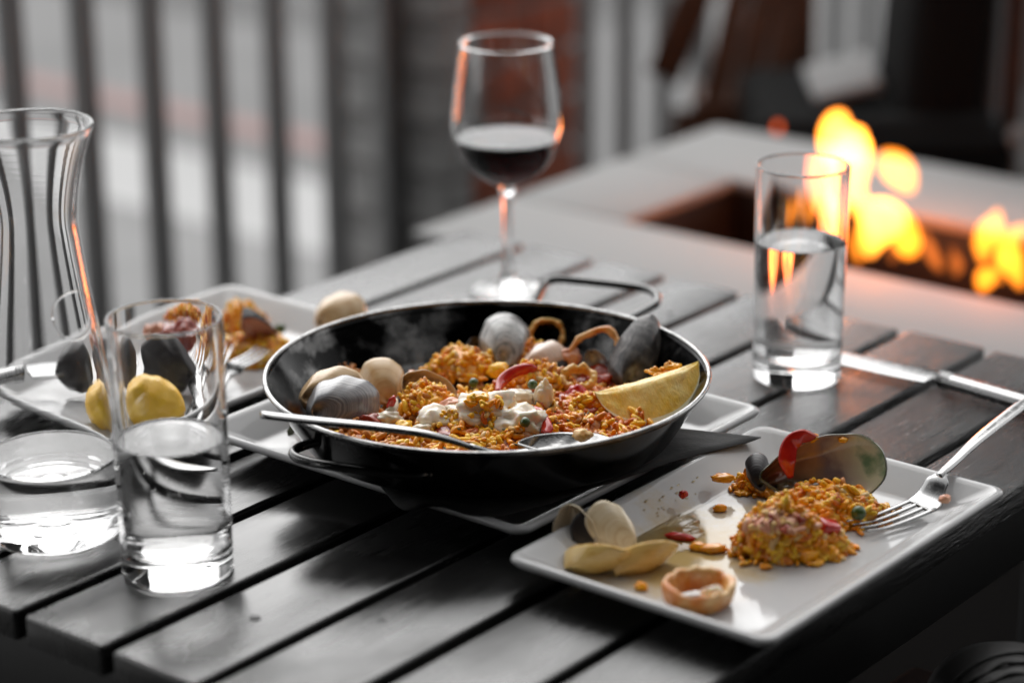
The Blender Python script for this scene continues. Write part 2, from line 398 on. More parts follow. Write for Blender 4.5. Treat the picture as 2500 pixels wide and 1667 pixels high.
# ------------------------------------------------------------------ plates
def rrect(a, b, r, z, nc=8):
    pts = []
    for (sx, sy, a0) in ((1, 1, 0), (-1, 1, 90), (-1, -1, 180), (1, -1, 270)):
        for i in range(nc+1):
            t = R(a0 + 90*i/nc)
            pts.append((sx*(a-r) + r*math.cos(t), sy*(b-r) + r*math.sin(t), z))
    return pts
def used_ceramic():
    m = M['ceramic'].copy(); m.name = 'used_white_ceramic'
    t = m.node_tree; N = t.nodes; L = t.links; b = N['Principled BSDF']
    tc = N.new('ShaderNodeTexCoord')
    sb = N.new('ShaderNodeVectorMath'); sb.operation = 'SUBTRACT'; sb.inputs[1].default_value = (-.035, .030, .006); L.new(tc.outputs['Object'], sb.inputs[0])
    sc_ = N.new('ShaderNodeVectorMath'); sc_.operation = 'MULTIPLY'; sc_.inputs[1].default_value = (11, 17, 11); L.new(sb.outputs[0], sc_.inputs[0])
    ln = N.new('ShaderNodeVectorMath'); ln.operation = 'LENGTH'; L.new(sc_.outputs[0], ln.inputs[0])
    n = N.new('ShaderNodeTexNoise'); n.inputs['Scale'].default_value = 34; n.inputs['Detail'].default_value = 7; n.inputs['Roughness'].default_value = .7; L.new(tc.outputs['Object'], n.inputs['Vector'])
    ad = N.new('ShaderNodeMath'); ad.operation = 'MULTIPLY_ADD'; ad.inputs[1].default_value = 1.7; L.new(n.outputs['Fac'], ad.inputs[0]); L.new(ln.outputs['Value'], ad.inputs[2])
    cr = N.new('ShaderNodeValToRGB'); e = cr.color_ramp.elements; e.new(.5)
    for k, (p_, c_) in enumerate(((.62, (.40, .28, .11)), (.82, (.44, .38, .29)), (1.0, (.45, .45, .452)))):
        e[k].position = p_; e[k].color = (*c_, 1)
    mr = N.new('ShaderNodeMapRange'); mr.inputs['From Max'].default_value = 1.9; L.new(ad.outputs[0], mr.inputs['Value'])
    L.new(mr.outputs[0], cr.inputs['Fac']); L.new(cr.outputs[0], b.inputs['Base Color'])
    bp = N.new('ShaderNodeBump'); bp.inputs['Strength'].default_value = .10; bp.inputs['Distance'].default_value = .001
    n2 = N.new('ShaderNodeTexNoise'); n2.inputs['Scale'].default_value = 60; n2.inputs['Detail'].default_value = 3; L.new(tc.outputs['Object'], n2.inputs['Vector'])
    L.new(n2.outputs['Fac'], bp.inputs['Height']); L.new(bp.outputs[0], b.inputs['Normal'])
    return m
M['used_ceramic'] = used_ceramic()
def plate(name, label, cx, cy, a, b, hz=.0215, m='ceramic'):
    prof = [(.034, .000, .02), (.032, .0015, .02), (.028, .003, .02), (.008, hz-.0075, .012), (.0015, hz-.0055, .010), (0, hz-.003, .009), (.0008, hz-.0008, .009),
            (.0028, hz, .009), (.0050, hz-.0008, .0085), (.0075, hz-.0026, .008), (.0245, .0078, .009), (.0265, .0062, .010), (.030, .0056, .012), (.055, .0054, .012)]
    V = []; F = []; n = 36
    for (ins, z, r) in prof: V += rrect(a-ins, b-ins, r, z)
    for i in range(len(prof)-1):
        for k in range(n):
            l = (k+1) % n
            F.append((i*n+k, i*n+l, (i+1)*n+l, (i+1)*n+k))
    F.append(tuple(range(n-1, -1, -1))); F.append(tuple((len(prof)-1)*n+k for k in range(n)))
    o = mesh(name, V, F, M[m])
    o.location = (cx, cy, .0006)
    return tag(o, label, 'plate')
WELL = .0062
plate('serving_plate', 'square white plate lying under the black paella pan', -.395, -.347, .1345, .1420)
plate('dinner_plate', 'rectangular white plate at the table corner holding mussel, rice mound and fork', -.4265, -.5970, .1385, .0935, m='used_ceramic')
plate('dinner_plate', 'rectangular white plate at the back left behind the tumbler and carafe', -.4300, -.0930, .1420, .0960)

# ------------------------------------------------------------------ black napkin under the pan
NAPZ = .0232
def napkin():
    outline = [(1858, 1066), (1760, 1095), (1600, 1140), (1400, 1205), (1210, 1256), (1060, 1236), (988, 1243), (925, 1180), (880, 1110)]
    ring = [at(x, y, NAPZ) for x, y in outline]
    c0 = at(1189, 905, .065); c0.z = NAPZ
    a0 = ring[-1]-c0; a1 = ring[0]-c0
    th0 = math.atan2(a0.y, a0.x); th1 = math.atan2(a1.y, a1.x)
    while th1 > th0: th1 -= 2*math.pi
    dense = [Vector(p) for p in spline([tuple(p) for p in ring], 60)]
    k = 30
    for i in range(1, k):
        t = th0 + (th1-th0)*i/k
        rr = .118
        dense.append(c0 + Vector((rr*math.cos(t), rr*math.sin(t), 0)))
    nr = 14; V = []; F = []; n = len(dense)
    for j in range(nr+1):
        s = j/nr
        for p in dense:
            q = c0.lerp(p, s)
            r = (q-c0).length
            q.z = NAPZ + (noise.noise(q*26)*.0022 + noise.noise(q*70)*.0009)*min(1, max(0, (r-.118)/.02)) - .004*max(0, (r-.15)/.03)*0
            V.append(q)
    for j in range(nr):
        for i in range(n):
            l = (i+1) % n
            F.append((j*n+i, j*n+l, (j+1)*n+l, (j+1)*n+i))
    o = mesh('napkin', V, F, M['napkin'])
    md = o.modifiers.new('cloth_thickness', 'SOLIDIFY'); md.thickness = .0008; md.offset = -1
    return tag(o, 'black paper napkin poking out under the paella pan', 'napkin')
napkin()

# ------------------------------------------------------------------ paella pan
PC = at(1189, 905, .066); PANZ = NAPZ + .0016; RIMZ = .066
PC.z = 0
pan = thing('paella_pan', 'round black paella pan with two loop handles in the middle of the table', 'pan', (PC.x, PC.y, PANZ))
RR = .1500; h = RIMZ-PANZ
lathe('pan_bowl', [(0, 0), (.118, 0), (.1225, .0012), (.126, .004), (.1465, h-.004), (.1475, h-.001), (.1460, h-.001), (.1450, h-.004), (.1245, .0055), (.1205, .0026), (.115, .0018), (0, .0016)], M['pan'], pan, 128)
pb = bpy.data.objects['pan_bowl']; pb.data.materials.append(M['pan_inside'])
for pl in pb.data.polygons:
    rc = math.hypot(pl.center.x, pl.center.y)
    if (pl.normal.x*pl.center.x+pl.normal.y*pl.center.y)/max(rc, 1e-6) < -.05 or pl.normal.z > .5: pl.material_index = 1
rim_prof = [(.1476+.0018*math.cos(a), h-.0002+.0015*math.sin(a)) for a in [2*math.pi*i/14 for i in range(14)]]
lathe('rim', rim_prof, M['worn_steel'], pan, 160, closed=True)
def pan_handle(pts):
    path = [Vector(q) for q in spline([tuple(p - Vector((PC.x, PC.y, PANZ))) for p in pts], 60)]
    tube('handle', path, .0031, M['wire'], pan, 12)
def wallp(px, py, z):                    # point on the outside of the pan wall seen near that pixel
    p = at(px, py, z); d = Vector((p.x-PC.x, p.y-PC.y, 0)).normalized()
    rr = .126 + (.1465-.126)*(z-PANZ-.004)/(h-.008) + .001
    return Vector((PC.x, PC.y, z)) + d*rr
pan_handle([wallp(900, 1050, .047), at(800, 1072, .052), at(730, 1092, .050), at(718, 1112, .049), at(760, 1128, .048), at(850, 1142, .047), at(960, 1156, .046), at(1030, 1157, .046), at(1062, 1140, .046), wallp(1080, 1112, .046)])
pan_handle([wallp(1315, 735, .052), at(1325, 700, .056), at(1352, 683, .058), at(1400, 684, .058), at(1560, 702, .058), at(1600, 718, .057), at(1602, 740, .055), at(1575, 757, .053), wallp(1545, 775, .052)])

# ------------------------------------------------------------------ rice
def grain_template(n=6, rings_=4):
    V = [(0, 0, -1.)]; F = []
    for i in range(1, rings_+1):
        a = math.pi*i/(rings_+1) - math.pi/2
        for k in range(n):
            V.append((math.cos(a)**.7*math.cos(2*math.pi*k/n), math.cos(a)**.7*math.sin(2*math.pi*k/n), math.sin(a)))
    V.append((0, 0, 1.)); t = len(V)-1
    for k in range(n):
        l = (k+1) % n
        F.append((0, 1+l, 1+k)); F.append((t, 1+(rings_-1)*n+k, 1+(rings_-1)*n+l))
        for i in range(rings_-1):
            F.append((1+i*n+k, 1+i*n+l, 1+(i+1)*n+l)); F.append((1+i*n+k, 1+(i+1)*n+l, 1+(i+1)*n+k))
    return np.array(V), np.array(F)
GV, GF = grain_template()
def grains(name, items, mats, midx, parent=None):
    """items: list of (centre, axis, halflength, radius); one mesh of all the grains."""
    k = len(items); nv, nf = len(GV), len(GF)
    V = np.zeros((k, nv, 3)); 
    for i, (c, ax, hl, rd) in enumerate(items):
        z = np.array(ax, float); z /= np.linalg.norm(z)
        t = np.array([0, 0, 1.]) if abs(z[2]) < .9 else np.array([1., 0, 0])
        x = np.cross(t, z); x /= np.linalg.norm(x); y = np.cross(z, x)
        bend = (GV[:, 2]**2)*rd*rnd.uniform(0, .7)
        V[i] = np.array(c) + np.outer(GV[:, 0]*rd+bend, x) + np.outer(GV[:, 1]*rd, y) + np.outer(GV[:, 2]*hl, z)
    F = (GF[None] + (np.arange(k)*nv)[:, None, None]).reshape(-1, 3)
    me = bpy.data.meshes.new(name)
    me.vertices.add(k*nv); me.vertices.foreach_set('co', V.reshape(-1))
    me.loops.add(len(F)*3); me.loops.foreach_set('vertex_index', F.reshape(-1).astype(np.int32))
    me.polygons.add(len(F)); me.polygons.foreach_set('loop_start', (np.arange(len(F))*3).astype(np.int32))
    for m in mats: me.materials.append(m)
    me.polygons.foreach_set('material_index', np.repeat(np.array(midx, np.int32), nf))
    me.polygons.foreach_set('use_smooth', np.ones(len(F), bool))
    me.update(); me.validate()
    o = bpy.data.objects.new(name, me); C.objects.link(o)
    if parent: o.parent = parent
    return o
VR = Vector((math.sin(YAW), -math.cos(YAW), 0)); VF = Vector((math.cos(YAW), math.sin(YAW), 0))
FLOOR = PANZ + .0018
def pan_local(p): 
    d = p - Vector((PC.x, PC.y, 0)); return d.dot(VR), d.dot(VF)
def bedh(X, Y):
    """height of the rice over the pan floor, X right / Y away from the pan centre."""
    g = lambda cx, cy, sx, sy, a: a*math.exp(-((X-cx)/sx)**2-((Y-cy)/sy)**2)
    hh = .0035 + g(.000, -.055, .060, .040, .008) + g(.045, .005, .050, .050, .008) + g(-.005, .012, .035, .04, .006) + g(.07, -.055, .05, .04, .002) + g(-.09, -.02, .03, .05, .003)
    # bare black floor at the back left
    hh -= g(-.065, .075, .055, .050, .014) + g(.02, .115, .07, .03, .010) + g(-.105, .04, .03, .03, .006)
    hh += noise.noise(Vector((X*60, Y*60, 3)))*.0025 + max(0, noise.noise(Vector((X*85, Y*85, 9))))*.0110 + noise.noise(Vector((X*190, Y*190, 5)))*.0008
    return hh
def pan_rice():
    n = 90; V = []; F = []; ids = {}
    for i in range(n+1):
        for j in range(n+1):
            X = -.122 + .244*i/n; Y = -.122 + .244*j/n
            if X*X+Y*Y > .121**2: continue
            q = Vector((PC.x, PC.y, 0)) + VR*X + VF*Y
            ids[(i, j)] = len(V)
            V.append((q.x, q.y, FLOOR + max(-.0004, bedh(X, Y)-.0012 + noise.noise(Vector((X*300, Y*300, 0)))*.0012)))
    for i in range(n):
        for j in range(n):
            q = [(i, j), (i+1, j), (i+1, j+1), (i, j+1)]
            if all(k in ids for k in q): F.append(tuple(ids[k] for k in q))
    root = mesh('rice_bed', V, F, M['rice_base'])
    tag(root, 'orange saffron rice spread over the floor of the black pan', 'rice', kind='stuff')
    items, mi = [], []
    while len(items) < 2200:
        X, Y = rnd.uniform(-.122, .122), rnd.uniform(-.122, .122)
        if X*X+Y*Y > .120**2: continue
        hh = bedh(X, Y)
        if hh < .0012 and rnd.random() > .035: continue
        if X > .02 and Y < -.045 and rnd.random() < .72: continue
        q = Vector((PC.x, PC.y, FLOOR + max(.0010, hh) + rnd.uniform(-.0012, .0012))) + VR*X + VF*Y
        a = rnd.uniform(0, 6.283); e = rnd.gauss(0, .55)
        items.append((tuple(q), (math.cos(a)*math.cos(e), math.sin(a)*math.cos(e), math.sin(e)), rnd.uniform(.0042, .0058), rnd.uniform(.0018, .00245)))
        rim = (X < -.05 or Y > .06)
        t = rnd.random(); red = max(0, min(.42, (X-.005)*9)) * (1 if Y < .03 else .5)
        cl = noise.noise(Vector((X*55, Y*55, 21)))
        mi.append(1 if t < (.75 if rim else .08) else (3 if rnd.random() < red or cl < -.28 else (rnd.choice((4, 4, 4, 0)) if cl > .05 else rnd.choice((0, 0, 0, 4, 2)))))
    o = grains('rice_grains', items, [M['rice'], M['rice_brown'], M['rice_pale'], M['rice_red'], M['rice_yellow']], mi)
    tag(o, 'loose saffron rice grains covering the food in the black pan', 'rice', kind='stuff')
pan_rice()
def clump(name, label, p, rx, ry, rz, count, mats, weights, cat='rice', base=None, az=0, seed=1, hl=(.0034, .0050), cone=0.0):
    """a sticky heap of grains pressed into a solid ragged core; one countable clump."""
    rg = random.Random(seed); items = []; mi = []
    Mx = VIEW.to_3x3() @ Matrix.Rotation(R(az), 3, 'Z')
    def surf(u, el, k0=1.0):
        d = Vector((math.cos(u)*math.cos(el), math.sin(u)*math.cos(el), math.sin(el)))
        k = k0*(1 + .34*noise.noise(d*1.9 + Vector((seed*2.7, seed, 0))) + .16*noise.noise(d*5.5 + Vector((seed, 3, 1))))
        z = max(0, d.z)
        sh = 1 - cone*z*.75
        return Vector((d.x*rx*k*sh, d.y*ry*k*sh, z*rz*k*(1+cone*.35)))
    for i in range(count):
        u = rg.uniform(0, 6.283); el = math.asin(min(1, rg.random()**1.25))
        q = surf(u, el, rg.uniform(.92, 1.0)); q.z = max(.0009, q.z)
        a_ = surf(u+.05, el) - q; b_ = surf(u, min(1.57, el+.05)) - q
        if a_.length < 1e-7 or b_.length < 1e-7: continue
        a_.normalize(); b_.normalize()
        n_ = a_.cross(b_)
        w_ = rg.uniform(0, 6.283)
        ax = a_*math.cos(w_) + b_*math.sin(w_) + n_*rg.gauss(0, .22)
        ax = Mx @ ax
        items.append((tuple(p + Mx @ q), tuple(ax), rg.uniform(*hl), rg.uniform(.0016, .0023)))
        t = rg.random(); acc = 0
        for w_i, wgt in enumerate(weights):
            acc += wgt
            if t <= acc: break
        mi.append(w_i)
    ex = max(4, count//14)                                   # loose grains fallen round the foot
    for i in range(ex):
        u = rg.uniform(0, 6.283); rr = rg.uniform(1.0, 1.35)
        items.append((tuple(p + Mx @ Vector((rx*rr*math.cos(u), ry*rr*math.sin(u), .0014))), (math.cos(u*7), math.sin(u*7), 0), rg.uniform(*hl), rg.uniform(.0013, .0018))); mi.append(0)
    o = grains(name, items, mats, mi)
    if count > 40:
        bm = bmesh.new(); bmesh.ops.create_icosphere(bm, subdivisions=4, radius=1)
        for v in bm.verts:
            d = v.co.normalized(); z0 = d.z
            q = surf(math.atan2(d.y, d.x), math.asin(max(-1, min(1, max(0, z0)))), .965)
            if z0 < 0: q.x *= (1+z0*.9); q.y *= (1+z0*.9); q.z = .0002
            v.co = p + Mx @ q
        from_bm('rice_core', bm, base or M['rice_mush'], o)
    return tag(o, label, cat)

# ------------------------------------------------------------------ shellfish
def half_shell(L, W, D, taper=.15, shift=.35, th=.0016, pw=2.0, q=.62, na=48, nr=18, wob=.028, seed=0, edge=0.0):
    """half of a bivalve: beak at -x, dome towards +z, rim in z = 0.  Every growth line is the
    outline scaled about the beak, so the shell is fullest near the beak and thins to the margin."""
    V = []; F = []; mi = []; G = []
    ux = -L/2*.90
    def pt(r, a, s, dz):
        wv = 1 + wob*noise.noise(Vector((math.cos(a)*2, math.sin(a)*2, seed)))*1.8
        ox = L/2*math.cos(a)*wv; oy = W/2*math.copysign(abs(math.sin(a))**.92, math.sin(a))*(1+taper*math.cos(a))*wv
        oy *= 1 - .42*math.exp(-((abs(a-math.pi))/.55)**2)
        x = ux + (ox-ux)*r; y = oy*r + W*.10*(1-r)*math.sin(seed*1.7)
        y += W*.012*math.sin(a*9+seed)*r*r
        prof = (1-r)*.42 + 1.9*(r+.04)*(1-r)**.9*(1.15-.4*r)
        z = D*1.25*prof*(1 if r < 1 else 0)
        z += math.sin(r*46+seed)*D*.010*r*(1-r) + edge*math.sin(3*a+seed)*r*r
        cx = L*.02
        return ((x-cx)*s+cx, y*s, z*(1 if dz == 0 else .97)-dz)
    for layer, (s, dz) in enumerate(((1, 0), (.965, th))):
        for i in range(nr+1):
            r = (i/nr)**.75
            for k in range(na):
                V.append(pt(max(r, .012), 2*math.pi*k/na, s, dz*(1-.4*r))); G.append(r)
    n1 = (nr+1)*na
    for layer in (0, 1):
        o = layer*n1
        for i in range(nr):
            for k in range(na):
                l = (k+1) % na
                f = (o+i*na+k, o+(i+1)*na+k, o+(i+1)*na+l, o+i*na+l)
                F.append(f if layer == 0 else f[::-1]); mi.append(layer)
        f = tuple(o+k for k in range(na)); F.append(f if layer else f[::-1]); mi.append(layer)
    for k in range(na):
        l = (k+1) % na
        F.append((nr*na+k, n1+nr*na+k, n1+nr*na+l, nr*na+l)); mi.append(0)
    half_shell.growth = G
    return V, F, mi
def shell(name, label, p, L, W, D, outer, inner, spin, tilt, az, cat='clam', parent=None, roll=0, **kw):
    V, F, mi = half_shell(L, W, D, **kw)
    o = mesh(name, V, F, [outer, inner], parent, midx=mi)
    o.data.attributes.new('growth', 'FLOAT', 'POINT').data.foreach_set('value', half_shell.growth)
    put(o, p, spin, tilt, az)
    if parent:
        bpy.context.view_layer.update()
        o.matrix_parent_inverse = parent.matrix_world.inverted()
    return tag(o, label, cat) if not parent else o
SH = {}
SH['grey'] = rings('grey_clam_shell', [(.13, .13, .14), (.19, .19, .205), (.24, .235, .24), (.30, .295, .29)], (-.020, 0, .008), 700, .4, .35)
SH['silver'] = rings('silvery_clam_shell', [(.05, .05, .05), (.26, .26, .25), (.50, .49, .48), (.13, .12, .12)], (-.020, 0, .008), 300, .3, .4, coat=.4)
SH['beige'] = rings('beige_clam_shell', [(.52, .31, .14), (.62, .42, .22), (.68, .50, .30)], (-.014, 0, .008), 160, .35, .12, coat=.3)
SH['tan'] = rings('tan_clam_shell', [(.48, .30, .20), (.56, .38, .27), (.40, .26, .19)], (-.014, 0, .006), 220, .38, .15)
SH['clean'] = rings('cream_clam_shell', [(.66, .50, .30), (.78, .66, .46), (.82, .72, .55)], (-.014, 0, .006), 260, .3, .2, coat=.3)
SH['yellow'] = rings('yellow_clam_shell', [(.76, .46, .09), (.88, .62, .22), (.68, .36, .05)], (-.014, 0, .006), 520, .35, .5)
SH['ivory'] = pbr('ivory_shell_lining', (.70, .56, .38), .3, col2=(.74, .63, .48), nscale=60, coat=.35)
SH['pearl'] = pbr('pearly_shell_lining', (.55, .56, .60), .2, col2=(.12, .12, .16), nscale=26, coat=.6)
SH['dark'] = rings('dark_mussel_shell', [(.006, .005, .006), (.020, .015, .016), (.012, .009, .010), (.05, .042, .042)], (-.03, 0, .004), 260, .55, .4, coat=0)
SH['mussel_grey'] = rings('frosted_mussel_shell', [(.008, .007, .008), (.03, .027, .027), (.11, .105, .105), (.30, .29, .285)], (.03, 0, -.004), 70, .5, .5, coat=.1, warp=.014)
SH['nacre'] = None
def nacre():
    m = bpy.data.materials.new('green_lipped_nacre'); m.use_nodes = True
    t = m.node_tree; N = t.nodes; L = t.links; b = N['Principled BSDF']
    b.inputs['Roughness'].default_value = .16; b.inputs['Coat Weight'].default_value = .5
    tc = N.new('ShaderNodeTexCoord'); sp = N.new('ShaderNodeSeparateXYZ'); L.new(tc.outputs['Object'], sp.inputs[0])
    n = N.new('ShaderNodeTexNoise'); n.inputs['Scale'].default_value = 55; n.inputs['Detail'].default_value = 4; L.new(tc.outputs['Object'], n.inputs['Vector'])
    ad = N.new('ShaderNodeMath'); ad.operation = 'MULTIPLY_ADD'; ad.inputs[1].default_value = .045; L.new(n.outputs['Fac'], ad.inputs[0]); L.new(sp.outputs[0], ad.inputs[2])
    mr = N.new('ShaderNodeMapRange'); mr.inputs['From Min'].default_value = -.020; mr.inputs['From Max'].default_value = .062; L.new(ad.outputs[0], mr.inputs['Value'])
    cr = N.new('ShaderNodeValToRGB'); e = cr.color_ramp.elements
    for _ in range(5): e.new(.5)
    for i, (p, c) in enumerate([(0, (.10, .055, .03)), (.25, (.26, .14, .07)), (.45, (.50, .28, .14)), (.60, (.30, .22, .22)), (.74, (.60, .52, .42)), (.90, (.66, .66, .46)), (1, (.2, .32, .18))]):
        e[i].position = p; e[i].color = (*c, 1)
    L.new(mr.outputs[0], cr.inputs['Fac']); L.new(cr.outputs[0], b.inputs['Base Color'])
    return m
SH['nacre'] = nacre()
SH['green_edge'] = rings('green_brown_mussel_shell', [(.03, .03, .012), (.08, .09, .03), (.05, .035, .02)], (-.03, 0, .004), 300, .3, .3)

BED = FLOOR + .012
shell('clam_shell', 'grey striped clam shell beside the spoon at the left of the pan', at(838, 990, BED+.006), .050, .040, .017, SH['grey'], SH['ivory'], 8, 68, 10, pw=3.2, q=.5, taper=-.05, shift=.1, seed=2)
shell('clam_shell', 'beige inner half of the grey striped clam showing above it', at(812, 962, BED+.009), .046, .036, .012, SH['beige'], SH['ivory'], 6, 74, 8, seed=41)
shell('clam_shell', 'round smooth beige clam shell standing at the left of the pan', at(931, 932, BED+.006), .0335, .0320, .012, SH['beige'], SH['ivory'], 95, 66, 6, taper=.05, shift=.1, seed=3)
op = shell('clam_shell', 'open pale clam shell holding a lump of rice in the pan', at(1046, 960, BED+.006), .042, .030, .012, SH['beige'], SH['ivory'], 40, -118, 12, seed=4)
clump('rice_clump', 'lump of orange rice sitting in the open pale clam shell', at(1040, 972, BED+.004), .014, .008, .010, 90, [M['rice'], M['rice_yellow'], M['rice_pale'], M['rice_red'], M['rice_brown']], [.42, .34, .09, .09, .06], seed=4)
shell('clam_shell', 'silvery grey clam shell leaning at the back of the pan left of a squid ring', at(1232, 838, BED+.010), .044, .038, .017, SH['silver'], SH['pearl'], 62, 62, 22, pw=2.6, q=.5, taper=.1, shift=.2, seed=5)
shell('clam_shell', 'olive edged lower shell gaping open under the silvery clam', at(1180, 868, BED+.003), .046, .032, .011, SH['green_edge'], SH['mussel_grey'], 50, -158, -24, seed=6)
shell('clam_shell', 'tan clam shell with dark edge lying between squid rings and red pepper', at(1330, 884, BED+.006), .034, .028, .013, SH['tan'], SH['pearl'], 30, 58, -6, seed=7)
shell('clam_shell', 'dark half shell edge right of the tan clam shell', at(1352, 886, BED+.005), .032, .027, .010, SH['dark'], SH['pearl'], 34, 52, 30, seed=17)
shell('mussel_shell', 'large frosted grey black mussel shell at the right wall of the pan', at(1555, 866, BED+.013), .062, .034, .017, SH['mussel_grey'], SH['pearl'], 58, 66, 20, cat='mussel', taper=-.22, shift=-.1, seed=8, q=.5)
shell('clam_shell', 'small blue white clam shell inside the orange squid ring', at(1456, 893, BED+.006), .026, .018, .007, SH['silver'], SH['pearl'], 58, -112, -18, seed=9)
shell('clam_shell', 'beige clam shell on the plate rim behind the pan', at(830, 768, .024), .042, .034, .014, SH['beige'], SH['ivory'], 24, 58, 0, seed=10, taper=.05, shift=.1)

# squid rings
def ring(name, label, p, rad, wall, hgt, m, spin=0, tilt=0, az=0, oval=1.0, flare=0.0, seed=0):
    n = 48; prof = []
    for i in range(16):
        a = 2*math.pi*i/16
        cx = math.copysign(abs(math.cos(a))**.7, math.cos(a)); sx = math.copysign(abs(math.sin(a))**.7, math.sin(a))
        prof.append((cx*wall/2, sx*hgt/2))
    V = []; F = []
    for k in range(n):
        t = 2*math.pi*k/n
        wv = noise.noise(Vector((math.cos(t)*1.6, math.sin(t)*1.6, seed+.3)))
        w2 = noise.noise(Vector((math.cos(t)*4, math.sin(t)*4, seed+2.3)))
        for (dr, dz) in prof:
            rr = rad*(1+.10*wv) + dr*(1+.5*w2) + flare*dz
            V.append((rr*math.cos(t)*oval, rr*math.sin(t), dz + .0026*w2*(1 if dz > 0 else .3)))
    for k in range(n):
        l = (k+1) % n
        for i in range(16):
            j = (i+1) % 16
            F.append((k*16+i, l*16+i, l*16+j, k*16+j))
    o = mesh(name, V, F, m); put(o, p, spin, tilt, az)
    return tag(o, label, 'squid ring')
ring('squid_ring', 'golden squid ring standing up at the back of the pan', at(1334, 818, BED+.008), .0108, .0034, .013, M['squid'], 0, 62, 8, 1.08, seed=1)
ring('squid_ring', 'large orange squid ring leaning against the big mussel shell', at(1452, 872, BED+.010), .0165, .0045, .008, M['squid_orange'], 55, 70, -14, 1.25, seed=2)
ring('squid_ring', 'flat golden squid ring lying above the tomato sauce', at(1410, 924, BED+.008), .0098, .0036, .007, M['squid'], 15, 22, 10, 1.2, seed=3)
ring('squid_ring', 'small pale squid ring half hidden behind the large mussel shell', at(1516, 812, BED+.009), .0090, .0036, .008, M['squid_white'], 0, 55, 20, seed=4)

# red pepper, cream, vegetables in the pan
def strip(name, label, pts, wd, th, m, cat, up=Vector((0, 0, 1)), n=24):
    path = [Vector(q) for q in spline([tuple(p) for p in pts], n)]
    rad = [wd/2*min(1, .35+3*min(i, n-1-i)/n) for i in range(n)]
    o = tube(name, path, rad, m, None, 10, [th/2]*n, up)
    return tag(o, label, cat)
strip('pepper_strip', 'curved bright red pepper strip in the middle of the pan', [at(1214, 958, BED+.010), at(1226, 930, BED+.013), at(1256, 908, BED+.017), at(1290, 901, BED+.017), at(1318, 906, BED+.013)], .0085, .004, M['red'], 'pepper', up=-VF)
strip('pepper_strip', 'red pepper piece at the right side of the white sauce', [at(1305, 995, BED+.010), at(1322, 1018, BED+.009), at(1334, 1045, BED+.006), at(1336, 1060, BED+.004)], .009, .004, M['red'], 'pepper', up=-VF)
strip('pepper_strip', 'small red pepper sliver beside the round beige clam', [at(948, 1002, BED+.004), at(955, 985, BED+.010), at(962, 968, BED+.016)], .0052, .003, M['red'], 'pepper', up=-VF)
strip('onion_piece', 'curved white onion sliver behind the small red pepper', [at(940, 1010, BED+.002), at(958, 1000, BED+.006), at(968, 975, BED+.010)], .006, .0025, M['squid_white'], 'onion', up=-VF)
def blob(name, label, p, rx, ry, rz, m, cat, seed=0, amp=.22, fr=1.6, spin=0, tilt=0, az=0, sub=4, amp2=.05):
    bm = bmesh.new(); bmesh.ops.create_icosphere(bm, subdivisions=sub, radius=1)
    for v in bm.verts:
        k = 1 + amp*noise.noise(v.co*fr + Vector((seed*3.1, 0, seed))) + amp2*noise.noise(v.co*5+Vector((seed, 2, 0)))
        v.co = Vector((v.co.x*rx*k, v.co.y*ry*k, v.co.z*rz*k))
    o = from_bm(name, bm, m); put(o, p, spin, tilt, az)
    return tag(o, label, cat)
blob('sauce_dollop', 'large glossy white sauce dollop at the front of the pan', at(1178, 1004, BED+.009), .0220, .014, .0105, M['cream'], 'sauce', 3, .62, 1.9, tilt=22, amp2=.2)
blob('sauce_dollop', 'low creamy sauce heap beside the red pepper piece', at(1285, 1036, BED+.005), .0165, .012, .0115, M['cream'], 'sauce', 5, .5, 1.8, amp2=.18)
blob('sauce_dollop', 'small pale sauce smear on the rice behind the large dollop', at(1258, 975, BED+.006), .016, .010, .007, M['cream'], 'sauce', 6, .4, 2, amp2=.1)
blob('sauce_dollop', 'small creamy sauce lump in front of the open pale clam', at(1072, 1030, BED+.002), .0150, .011, .010, M['cream'], 'sauce', 8, .4, 2, amp2=.12)
clump('rice_clump', 'orange rice grains clinging to the front of the large white sauce dollop', at(1200, 1052, BED-.002), .026, .009, .0150, 130, [M['rice'], M['rice_yellow'], M['rice_pale'], M['rice_red'], M['rice_brown']], [.42, .34, .09, .09, .06], seed=11, base=M['cream'])
clump('rice_clump', 'orange rice lump left of the large white sauce dollop', at(1050, 1000, BED+.001), .016, .012, .013, 110, [M['rice'], M['rice_yellow'], M['rice_pale'], M['rice_red'], M['rice_brown']], [.42, .34, .09, .09, .06], seed=12)
clump('rice_clump', 'rice mixed with white sauce between the small sauce lump and the spoon', at(1105, 1055, BED-.003), .020, .010, .012, 120, [M['rice_yellow'], M['rice_pale'], M['rice']], [.4, .3, .3], seed=16)
clump('rice_clump', 'yellow rice stuck on top of the large white sauce dollop', at(1182, 985, BED+.017), .010, .006, .004, 24, [M['rice_yellow'], M['rice']], [.5, .5], seed=17)
clump('rice_clump', 'yellow rice heap in front of the lemon wedge', at(1440, 1010, BED-.006), .022, .014, .013, 170, [M['rice_red'], M['rice'], M['rice_yellow']], [.5, .3, .2], seed=18)
clump('rice_clump', 'golden rice behind the tan clam shell', at(1270, 880, BED-.003), .022, .014, .014, 150, [M['rice'], M['rice_yellow'], M['rice_red']], [.5, .35, .15], seed=19)
clump('rice_clump', 'golden rice heap in the middle of the pan by the pea', at(1130, 905, BED-.002), .022, .018, .016, 210, [M['rice'], M['rice_yellow'], M['rice_pale'], M['rice_red'], M['rice_brown']], [.42, .34, .09, .09, .06], seed=13)
clump('rice_clump', 'golden rice heap between red pepper strip and flat squid ring', at(1318, 945, BED+.000), .022, .014, .015, 170, [M['rice'], M['rice_yellow'], M['rice_pale'], M['rice_red'], M['rice_brown']], [.42, .34, .09, .09, .06], seed=14)
